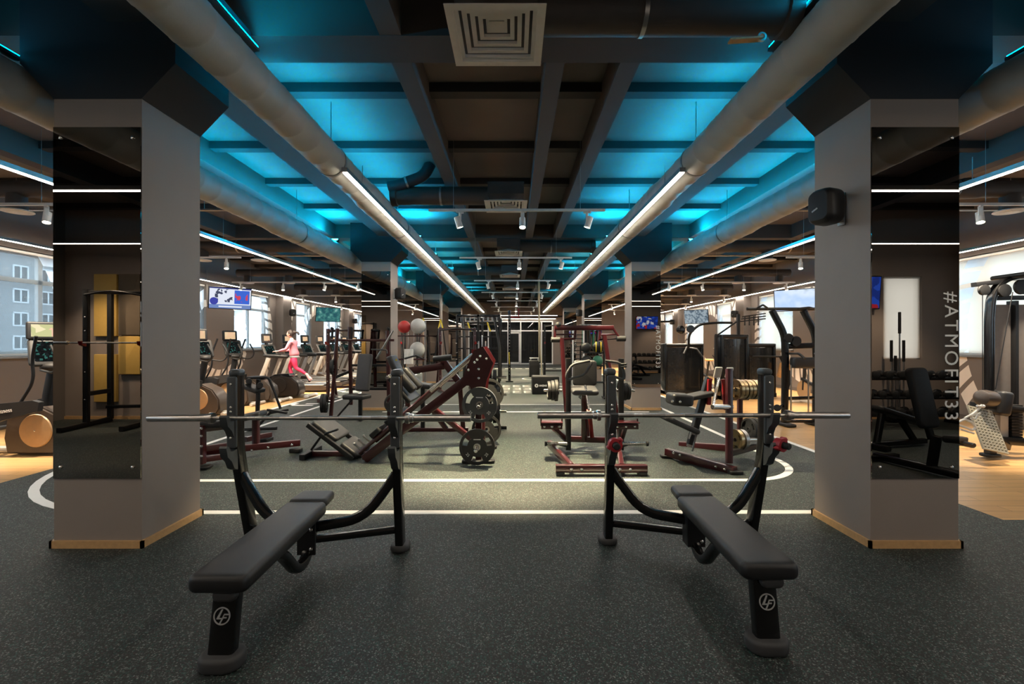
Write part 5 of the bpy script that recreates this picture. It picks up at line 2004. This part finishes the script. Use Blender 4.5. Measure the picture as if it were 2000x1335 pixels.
def ab_bench(loc, label):
    t = thing('floor_pedal', label, 'exercise machine', loc)
    MB().path([(-.35, 0, .10), (.1, 0, .13), (.55, 0, .08)], .12, .09, (0, 0, 1), .02).build('beam', 'dark_plastic', t)
    MB().cyl((-.3, -.2, .04), (-.3, .2, .04), .035).cyl((.5, -.2, .04), (.5, .2, .04), .035).build('foot', 'black_satin', t)
    return t


ab_bench((6.2, 6.9, 0), "low black floor beam behind the perforated foot plate")
t = thing('cable_attachment', 'tangled white cable handles lying on the perforated foot plate', 'cable handle', (0, 0, 0))
mb = MB()
g = lambda x, y, Y=5.72: A(x, y, Y)
mb.tube(fillet([g(1866, 826), g(1884, 818), g(1898, 824), g(1906, 834), g(1900, 840), g(1880, 832), g(1866, 828)], .02), .014, 8)
mb.tube(fillet([g(1884, 816), g(1900, 808), g(1914, 796), g(1918, 790)], .03), .012, 8)
mb.tube(fillet([g(1876, 838), g(1890, 842), g(1902, 846)], .02), .012, 8).tube([g(1898, 812), g(1914, 806), g(1904, 818), g(1896, 816)], .009, 8)
mb.tube([g(1908, 792), g(1922, 794)], .014, 8)
mb.build('strap', 'cloth_white', t)
for p in (g(1866, 826), g(1920, 793)):
    MB().ball(p, .022, None, 12, 8).build('clip', 'white', t)
c = t.children[0]
o0 = A(1890, 830, 5.72)
t.location = o0
for ch in t.children:
    ch.location = -o0
# ------------------------------------------------------------------ far end of the hall
def rig():
    t = thing('training_rig', 'tall black training rig with overhead beams at the far left of the aisle', 'training rig', (-1.35, 18.8, 0))
    inv = V((1.35, -18.8, 0))
    xs, ys = (-2.15, -1.35, -.55), (17.6, 20.0)
    P = lambda x, y, z: V((x, y, z)) + inv
    for x in xs:
        for y in ys:
            MB().bar(P(x, y, 0), P(x, y, 2.6), .09, .09, (1, 0, 0)).build('post', 'black_metal', t)
    for y in ys:
        MB().bar(P(-2.15, y, 2.55), P(-.55, y, 2.55), .09, .09).build('top_beam', 'black_metal', t)
        MB().bar(P(-2.15, y, 2.3), P(-.55, y, 2.3), .06, .06).build('top_beam', 'black_metal', t)
    for x in xs:
        MB().bar(P(x, 17.6, 2.55), P(x, 20.0, 2.55), .08, .08).build('side_beam', 'black_metal', t)
    for k in range(9):
        x = -2.0 + k * .17
        MB().tube([P(x, 17.6, 2.5), P(x, 17.6, 2.34)], .03).build('hook', 'steel', t)
    MB().path([P(-.75, 17.5, 2.5), P(-.68, 17.4, 2.2), P(-.52, 17.1, 1.4), P(-.5, 17.1, .1)], .09, .08, (0, 1, 0), .01, .2).build('curved_arm', 'black_satin', t)
    MB().path([P(-1.95, 17.5, 2.5), P(-1.9, 17.4, 2.2), P(-1.8, 17.1, 1.4), P(-1.8, 17.1, .1)], .09, .08, (0, 1, 0), .01, .2).build('curved_arm', 'black_satin', t)
    for z in (.7, 1.3, 1.75):
        MB().bar(P(-2.15, 17.6, z), P(-.55, 17.6, z), .05, .05).build('rail', 'black_satin', t)
    for x in (-2.15, -1.35, -.55):
        for z in (.9, 1.15, 1.5):
            MB().cyl(P(x, 17.55, z), P(x, 17.3, z), .024).build('peg', 'chrome', t)
    for x in (-1.75, -1.0):
        MB().bar(P(x, 17.55, 2.3), P(x + .12, 17.55, 1.95), .05, .012, (0, 1, 0)).build('strap_top', 'yellow', t)
        MB().bar(P(x + .12, 17.55, 1.95), P(x + .16, 17.55, 1.1), .05, .012, (0, 1, 0)).build('strap', 'black_satin', t)
    return t


rig()
t = thing('rig_post', 'tall black drilled post standing alone in the centre aisle before the glass', 'rig post', (-.16, 18.0, 0))
MB().bar((0, 0, 0), (0, 0, 2.78), .1, .1, (1, 0, 0)).build('post', 'black_metal', t)
MB().pad((0, 0, .02), (.3, .3, .04), None, .04, .015).build('base', 'black_satin', t)
mb = MB()
for k in range(20):
    mb.lathe([(.018, 0), (.012, .003)], (0, -.05, .3 + k * .12), (0, -1, 0), 10)
mb.build('holes', 'steel', t)
MB().bar((.05, 0, 2.52), (.42, 0, 2.5), .1, .05).bar((.36, 0, 2.55), (.36, 0, 2.86), .07, .05, (1, 0, 0)).build('ball_target', 'red_bright', t)
MB().tube([(0, -.07, .7), (-.02, -.09, 1.15)], .018).build('strap', 'yellow', t)
t = thing('climbing_rope', 'pale climbing rope hanging from the ceiling beside the tall plyo box', 'rope', (1.0, 17.6, 0))
MB().tube([(-.02, 0, 4.2), (-.01, 0, 2.6), (.03, 0, 1.2), (.1, .02, .02)], .024, 10).tube([(-.06, .08, 4.2), (-.04, .08, 2.4), (-.02, .08, .8)], .018, 8).build('strand', 'rope', t)


def plyo(loc, d, label, rz=0, txt=None):
    t = thing('plyo_box', label, 'plyo box', loc, rz)
    MB().pad((0, 0, d[2] / 2), d, None, .02, .015).build('box', 'black_satin', t)
    MB().pad((0, 0, d[2] + .008), (d[0] * .96, d[1] * .96, .016), None, .02, .006).build('top_sheet', 'rubber_grey', t)
    if txt:
        m = MB()
        for k in range(9):
            h = (.05, .05, .062, .05, .055, .06, .05, .062, .05)[k]
            m.box((-.17 + .045 * k, -d[1] / 2 - .001, d[2] * .5), (.03, .004, h))
        m.ring((-.27, -d[1] / 2 - .002, d[2] * .5), (0, 1, 0), .02, .055, .004, 24)
        m.build('printed_mark', 'white', t)
    return t


plyo((.95, 13.9, 0), (.80, .6, .52), 'long low black plyo box with white round mark and printed line', 0, True)
plyo((.93, 20.6, 0), (.46, .46, .72), 'tall black plyo box beside the hanging rope')
t = thing('stool', 'pale step stool on the tall plyo box', 'stool', (.93, 20.6, .735))
MB().pad((0, 0, .10), (.42, .3, .03), None, .03, .01).build('seat', 'white', t)
for x in (-.16, .16):
    for y in (-.1, .1):
        MB().bar((x, y, 0), (x, y, .09), .025).build('leg', 'white', t)


def ball(c, r, m, label, group=None, stripe=None):
    o = thing('medicine_ball' if r < .22 else 'exercise_ball', label, 'ball', c, 0, group)
    MB().ball((0, 0, 0), r, None, 28, 18).build('ball', m, o)
    if stripe:
        for a in (-22, 22):
            mb = MB()
            mb.ring((0, r * math.sin(math.radians(a)) * 1.1, 0), (0, 1, 0), r * .90, r * .955, r * .18, 32)
            mb.build('stripe', stripe, o)
        o.rotation_euler = (0, 0, math.radians(82))
    return o


# ball racks
t = thing('ball_rack', 'tall grey ball rack holding large exercise balls beyond the second left column', 'ball rack', (-2.95, 13.2, 0))
for x in (-.42, .42):
    MB().bar((x, 0, 0), (x, 0, 2.15), .05, .05, (1, 0, 0)).build('post', 'steel', t)
for z in (.3, 1.05, 1.72):
    MB().tube([(-.42, -.16, z), (.42, -.16, z)], .018).tube([(-.42, .16, z), (.42, .16, z)], .018).tube([(-.42, -.16, z), (-.42, .16, z)], .018).tube([(.42, -.16, z), (.42, .16, z)], .018).build('shelf', 'red_metal', t)
MB().bar((-.42, 0, .03), (.42, 0, .03), .06, .05).build('base', 'steel', t)
ball((-3.13, 13.2, 1.98), .18, 'red_plain', 'dark red exercise ball on the top shelf of the ball rack')
ball((-2.73, 13.2, 2.0), .22, 'ball_grey', 'grey exercise ball on the top shelf of the ball rack')
ball((-2.75, 13.2, 1.33), .22, 'ball_grey', 'grey exercise ball on the middle shelf of the ball rack')
ball((-3.2, 13.2, .55), .2, 'ball_blue', 'blue exercise ball on the bottom shelf of the ball rack')
t = thing('towel', 'white towel hung on the middle shelf of the ball rack', 'towel', (-2.95, 13.0, 1.35))
mb = MB()
vs, fs = [], []
for i in range(9):
    for j in range(7):
        vs.append((-.13 + .26 * i / 8, -.02 + .02 * math.sin(i * 1.6) - .03 * (j / 6), .0 - .42 * j / 6))
for i in range(8):
    for j in range(6):
        a = i * 7 + j
        fs.append((a, a + 1, a + 8, a + 7))
n0 = len(vs)
vs += [(x, y + .012, z) for x, y, z in vs]
fs += [tuple(k + n0 for k in reversed(f)) for f in list(fs)]
mb.add(vs, fs).build('cloth', 'cloth_white', t)

t = thing('ball_rack', 'low black ball rack with medicine balls before the third right column', 'ball rack', (2.15, 12.6, 0))
for x in (-.32, .32):
    MB().bar((x, 0, 0), (x, 0, 1.45), .045, .045, (1, 0, 0)).build('post', 'black_satin', t)
for z in (.45, .9, 1.25):
    MB().tube([(-.32, -.1, z), (.32, -.1, z)], .016).tube([(-.32, .1, z), (.32, .1, z)], .016).build('shelf', 'black_satin', t)
MB().bar((-.32, -.2, .03), (-.32, .2, .03), .05).bar((.32, -.2, .03), (.32, .2, .03), .05).build('base', 'black_satin', t)
ball((2.32, 12.6, 1.40), .16, 'black_satin', 'yellow and black striped medicine ball on top of the low ball rack', None, 'yellow')
ball((1.98, 12.6, 1.39), .14, 'rubber', 'black medicine ball on top of the low ball rack')
ball((2.3, 12.6, 1.04), .14, 'green', 'dark green medicine ball on the middle shelf of the low ball rack')
ball((2.0, 12.6, 1.04), .14, 'rubber', 'black medicine ball on the middle shelf of the low ball rack')
ball((2.05, 12.6, .6), .15, 'yellow', 'yellow medicine ball on the bottom shelf of the low ball rack')

# suspension straps and racks in the left background
for k, (x, z) in enumerate(((-3.0, 2.35), (-2.42, 2.3))):
    t = thing('suspension_trainer', 'black strap trainer with yellow tops hanging behind the ball rack, %s of two' % ('left', 'right')[k], 'strap trainer', (x, 15.3, 0))
    MB().tube([(0, 0, 4.0), (0, 0, z)], .008, 6).build('anchor_strap', 'black_satin', t)
    for s in (-1, 1):
        MB().bar((0, 0, z), (s * .07, 0, z - .3), .04, .012, (0, 1, 0)).build('strap_top', 'yellow', t)
        MB().bar((s * .07, 0, z - .3), (s * .22, 0, .85), .04, .012, (0, 1, 0)).build('strap', 'black_satin', t)
        MB().tube([(s * .22 - .07, 0, .74), (s * .22, 0, .86), (s * .22 + .07, 0, .74), (s * .22 - .07, 0, .74)], .014, 8).build('handle', 'rubber', t)


def power_rack(loc, label, m='black_satin', w=1.15, h=2.3, rz=0, brace=True):
    t = thing('squat_rack', label, 'squat rack', loc, rz)
    for s in (-1, 1):
        MB().bar((s * w / 2, 0, .05), (s * w / 2, 0, h), .08, .08, (1, 0, 0)).build('post', m, t)
        MB().bar((s * w / 2, -.6, .05), (s * w / 2, .6, .05), .08, .08).build('base_rail', m, t)
        if brace:
            MB().bar((s * w / 2, .6, .05), (s * w / 2, .1, 1.2), .06, .06).build('brace', m, t)
        else:
            MB().bar((s * w / 2, .6, .05), (s * w / 2, .6, h), .08, .08, (1, 0, 0)).bar((s * w / 2, 0, .6), (s * w / 2, .6, .6), .06, .08).build('rear_post', m, t)
        MB().prism([(0, 0), (-.10, .03), (-.12, .1), (-.09, .1), (-.06, .05), (0, .06)], .06, (s * w / 2, -.04, 1.46), (0, 1, 0), (0, 0, 1)).build('bar_hook', 'red_bright', t)
    MB().bar((-w / 2, 0, h - .05), (w / 2, 0, h - .05), .06, .06).bar((-w / 2, .5, .3), (w / 2, .5, .3), .06, .06).build('cross_beam', m, t)
    MB().tube(fillet([(-w / 2, -.05, h - .1), (0, -.12, h - .02), (w / 2, -.05, h - .1)], .2), .018).build('pull_up_bar', 'black_satin', t)
    bolts_ = MB()
    for s in (-1, 1):
        for z in (.5, 1.0, 1.75, 2.0):
            bolts_.lathe([(.014, 0), (.008, .008)], (s * w / 2, -.04, z), (0, -1, 0), 10)
    bolts_.build('bolts', 'bolt', t)
    return t


power_rack((-7.3, -1.55, 0), 'black squat rack behind the camera, mirrored in the left column', w=.95, h=2.5, rz=172, brace=False)
barbell((-7.3, -1.42, 1.53), 'steel barbell on the squat rack behind the camera', -8)
power_rack((-3.95, 18.7, 0), 'black squat rack beyond the third left column')
power_rack((-1.75, 14.4, 0), 'dark red squat rack in the middle distance left of the aisle', 'red_metal', 1.1, 2.0, 20)
power_rack((-4.35, 12.3, 0), 'dark red squat rack beyond the shoulder press', 'red_metal', 1.2, 1.9, 0)
power_rack((1.9, 19.6, 0), 'black squat rack at the far right of the aisle')


def upright_bars(loc, label, n=5):
    t = thing('bar_holder', label, 'bar holder', loc)
    MB().pad((0, 0, .09), (.5, .36, .18), None, .04, .03).build('base', 'black_satin', t)
    return t


upright_bars((-1.15, 16.0, 0), 'black upright bar holder on the floor before the training rig')
for k in range(4):
    t = thing('straight_bar', 'chrome bar standing in the upright bar holder, %s from the left' % ('first', 'second', 'third', 'fourth')[k], 'bar', (-1.33 + .12 * k, 16.0, .18))
    MB().cyl((0, 0, 0), (0, 0, 1.55 - .2 * (k % 2)), .014).build('shaft', 'chrome', t)
    MB().cyl((0, 0, 1.2 - .2 * (k % 2)), (0, 0, 1.6 - .2 * (k % 2)), .024).build('sleeve', 'chrome', t)
# vertical bar holder and dumbbell rack behind the camera on the right (seen in the mirrors)
upright_bars((7.5, -2.1, 0), 'black upright bar holder below the window behind the camera')
for k, (x, h) in enumerate(((7.38, 1.4), (7.54, 1.95), (7.62, 1.4), (7.46, 1.1))):
    t = thing('straight_bar', 'chrome bar standing below the window behind the camera, %s' % ('outer left', 'tallest', 'outer right', 'shortest')[k], 'bar', (x, -2.1, .18))
    MB().cyl((0, 0, 0), (0, 0, h - .4), .014).build('shaft', 'chrome', t)
    MB().cyl((0, 0, h - .42), (0, 0, h), .025).build('sleeve', 'black_satin', t)
t = thing('dumbbell_rack', 'three tier black dumbbell rack behind the camera, seen in the right mirror', 'dumbbell rack', (7.2, -1.55, 0))
for z, y in ((.22, .12), (.52, 0), (.86, -.14)):
    MB().box((0, y, z), (2.9, .1, .03), rot(20)).box((0, y + .16, z + .02), (2.9, .1, .03), rot(20)).build('shelf', 'black_satin', t)
for x in (-1.2, 1.2):
    MB().bar((x, .35, .03), (x, -.3, .95), .08, .07).bar((x, .4, .03), (x, -.5, .03), .08, .06).build('frame', 'black_satin', t)
DB = None
for r, (z, y) in enumerate(((.30, .2), (.60, .08), (.94, -.06))):
    for k in range(12):
        lab = 'dumbbell on the %s shelf behind the camera, %s' % (('bottom', 'middle', 'top')[r], 'place %d from the aisle' % (k + 1))
        p = (7.2 - 1.3 + k * .236, -1.55 + y, z)
        if DB is None:
            DB = thing('dumbbell', lab, 'dumbbell', p, 0, 'dumbbells on the rack behind the camera')
            MB().cyl((0, -.12, 0), (0, .12, 0), .016).build('handle', 'chrome', DB)
            for s in (-1, 1):
                MB().lathe([(.05, 0), (.075, .015), (.078, .05), (.07, .075), (.04, .085)], (0, s * .06, 0), (0, s, 0), 20).build('head', 'rubber', DB)
        else:
            dup(DB, p, None, lab, 'dumbbells on the rack behind the camera')
# adjustable bench behind the camera at the right
t = thing('adjustable_bench', 'black adjustable bench with raised back, seen at the bottom of the right mirror', 'weight bench', (4.9, 1.5, 0), 165)
MB().pad((0, .1, .88), (.3, .72, .08), rot(78, 0, 0), .06, .03).build('back_pad', 'vinyl', t)
MB().pad((0, -.35, .47), (.3, .36, .08), rot(-6), .06, .03).build('seat', 'vinyl', t)
MB().bar((0, -.05, .45), (0, .0, .08), .08, .08, (1, 0, 0)).bar((0, .12, .85), (0, .0, .4), .06).build('post', 'black_metal', t)
MB().bar((0, -.6, .06), (0, .65, .06), .08, .08).bar((-.3, .6, .05), (.3, .6, .05), .08, .06).bar((-.2, -.6, .05), (.2, -.6, .05), .08, .06).build('base', 'black_metal', t)
t = thing('flat_bench', 'black flat bench leaning low, seen at the left of the right mirror', 'weight bench', (5.7, .1, 0), 75)
MB().pad((0, 0, .45), (.28, 1.1, .08), rot(16), .06, .03).build('pad', 'vinyl', t)
MB().bar((0, -.5, .06), (0, .6, .06), .08, .07).bar((0, -.3, .06), (0, .0, .42), .07).bar((0, .45, .06), (0, .35, .5), .07).bar((-.25, .55, .05), (.25, .55, .05), .07).build('frame', 'black_metal', t)
# window in the wall behind the camera (mirrored on the right)
fr = MB()
yb = Y0 - .1
for x in (7.45, 8.17):
    fr.bx(x - .03, x + .03, yb, yb + .04, 1.2, 2.86)
for z in (1.2, 2.86):
    fr.bx(7.42, 8.2, yb, yb + .04, z - .03, z + .03)
t = thing('roller_blind', 'sheer white blind of the window behind the camera, seen in the right mirror', 'blind', (7.81, Y0 - .03, 2.84))
MB().box((0, 0, -.81), (.74, .004, 1.62)).build('fabric', 'blind_white', t)
MB().cyl((-.37, 0, 0), (.37, 0, 0), .02).build('roller', 'white_metal', t)
w = struct('window_40', fr, 'white', 'window in the wall behind the camera, seen in the right mirror', 'window')

# right background: rope ladder wall bars, spin bikes
t = thing('wall_bars', 'white upright ladder bars before the third right column', 'wall bars', (2.05, 14.6, 0))
for x in (-.17, .17):
    MB().bar((x, 0, .02), (x, 0, 1.9), .05, .05, (1, 0, 0)).build('post', 'white', t)
for k in range(12):
    MB().tube([(-.17, 0, .4 + k * .125), (.17, 0, .4 + k * .125)], .014, 8).build('rung', 'black_satin', t)
t = thing('resistance_bands', 'loop of hanging green and black bands on the third right column', 'resistance bands', (2.9, 17.4, 2.2))
for k in range(5):
    x = -.3 + .14 * k
    MB().tube([(x, -.02, 0), (x - .03, -.03, -.9), (x, -.035, -1.0), (x + .03, -.03, -.9), (x, -.02, 0)], .014, 6).build('band', ('green', 'black_satin', 'rubber_grey', 'green', 'black_satin')[k], t)
MB().bar((-.4, 0, 0), (.4, 0, 0), .04).build('hook_bar', 'steel', t)


def cable_tower(loc, label, rz=0):
    t = thing('cable_machine', label, 'cable machine', loc, rz)
    for s in (-1, 1):
        MB().bar((s * .3, 0, 0), (s * .3, 0, 2.35), .07, .09, (1, 0, 0)).build('post', 'black_metal', t)
    MB().pad((0, 0, .05), (.8, .7, .1), None, .05, .03).build('base', 'black_satin', t)
    MB().bar((-.35, 0, 2.35), (1.3, 0, 2.4), .08, .08).build('top_arm', 'black_metal', t)
    MB().lathe([(.06, -.02), (.1, -.02), (.1, .02), (.06, .02)], (.42, -.06, 2.05), (0, 1, 0), 20).build('pulley', 'black_satin', t)
    MB().tube([(.42, -.06, 2.0), (.42, -.06, .5)], .006, 6).build('cable', 'black_satin', t)
    MB().bx(-.2, .2, -.06, .1, .12, 1.1).build('weight_stack', 'steel', t)
    for x in (-.14, .14):
        MB().cyl((x, 0, 1.1), (x, 0, 2.3), .012).build('guide_rod', 'chrome', t)
    return t


cable_tower((5.3, 19.0, 0), 'black cable tower beyond the weight stack machines on the right')
cable_tower((-5.0, 22.5, 0), 'black cable tower at the far left beyond the treadmills')


def spin_bike(loc, label, rz=0):
    t = thing('spin_bike', label, 'exercise bike', loc, rz)
    MB().lathe([(.05, -.02), (.24, -.02), (.25, 0), (.24, .02), (.05, .02)], (.4, 0, .34), (0, 1, 0), 28).build('flywheel', 'tan', t)
    MB().path([(-.5, 0, .1), (-.15, 0, .45), (.45, 0, .62)], .07, .08, (0, 1, 0), .02).path([(.4, 0, .34), (.35, 0, .95)], .06).path([(-.15, 0, .4), (-.28, 0, .95)], .05).build('frame', 'black_satin', t)
    MB().bar((-.5, -.25, .05), (-.5, .25, .05), .07).bar((.55, -.25, .05), (.55, .25, .05), .07).bar((-.5, 0, .07), (.55, 0, .07), .06).build('base', 'silver', t)
    MB().pad((-.3, 0, .98), (.28, .2, .07), None, .07, .03).build('saddle', 'wood_seat', t)
    MB().tube(fillet([(.5, -.22, 1.08), (.38, -.2, 1.0), (.34, 0, 1.0), (.38, .2, 1.0), (.5, .22, 1.08)], .08), .018).build('handlebar', 'rubber', t)
    return t


spin_bike((6.15, 14.9, 0), 'exercise bike with orange saddle between the weight stack machines', 100)
spin_bike((7.1, 15.6, 0), 'exercise bike with orange saddle behind the grip bar machine', 80)
spin_bike((7.3, 11.2, 0), 'exercise bike with orange saddle behind the dip tower', 90)
# ------------------------------------------------------------------ lights, sky, camera
def light(kind, loc, energy, col, **kw):
    l = bpy.data.lights.new('lamp', kind)
    l.energy = energy
    l.color = col
    for k, v in kw.items():
        setattr(l, k, v)
    o = bpy.data.objects.new('lamp', l)
    COL.objects.link(o)
    o.location = loc
    return o


WARM = (1, .83, .62)
for x, y, z, rz in SPOTS:
    a = math.radians(rz)
    o = light('SPOT', (x + .1 * math.cos(a), y + .1 * math.sin(a), z - .24), (1150 if y < 7 else 560) * (1 if 0 < x < .5 else .38) if abs(x) < 2 else 320, (1, .82, .5) if abs(x) < 2 else WARM, spot_size=math.radians(66), spot_blend=.6, shadow_soft_size=.04)
    d = V((.33 * math.cos(a), .33 * math.sin(a), -1))
    if 0 < x < .5:
        d = V((-.03, -.10, -1))
    o.rotation_euler = d.to_track_quat('-Z', 'Y').to_euler()
for x, y in ((-8.1, -1.2), (-7.4, -1.4), (7.2, -1.0), (5.2, .8), (-5.5, .8)):  # spots added without fixtures to brighten what the mirrors reflect
    o = light('SPOT', (x, y, 3.1), 150, WARM, spot_size=math.radians(80), spot_blend=.7, shadow_soft_size=.05)
    o.rotation_euler = V((0, -.4, -1)).to_track_quat('-Z', 'Y').to_euler()
# the lamps' blue floods wash the ceiling bays from on top of the ducts
for x, y, z in CY:
    o = light('AREA', (x, y, z + .05), 22, (.0, .52, 1.0), shape='RECTANGLE', size=.13, size_y=.07)
    d = V((0, .8 if y in (11.9,) else -.9, .75))
    o.rotation_euler = d.to_track_quat('-Z', 'Y').to_euler()

o = light('AREA', (0, Y1 + 2, 3.2), 25, (.9, .95, 1), size=1.0)  # added area lamp without fixture, lifts the dark room beyond the glass
w = bpy.data.worlds.new('sky')
SC.world = w
w.use_nodes = True
bg = w.node_tree.nodes['Background']
bg.inputs[0].default_value = (.72, .86, 1, 1)
bg.inputs[1].default_value = 2.3

cam = bpy.data.cameras.new('camera')
cam.sensor_width = 36
cam.lens = F / 2000 * 36
cam.shift_x = -(PCX - 1000) / 2000
cam.shift_y = (PCY - 667.5) / 2000
cam.clip_start = .05
cam.clip_end = 200
co = bpy.data.objects.new('camera', cam)
COL.objects.link(co)
co.location = (0, 0, H)
co.rotation_euler = (PI / 2, 0, 0)
SC.camera = co
vs = SC.view_settings
vs.view_transform = 'Standard'
vs.look = 'None'
vs.gamma = 1
vs.exposure = 1.1
SC.cycles.use_denoising = True
SC.cycles.max_bounces = 6
SC.cycles.diffuse_bounces = 3
SC.cycles.glossy_bounces = 4
SC.cycles.transparent_max_bounces = 8
SC.cycles.sample_clamp_indirect = 6
SC.cycles.caustics_reflective = False
SC.cycles.caustics_refractive = False
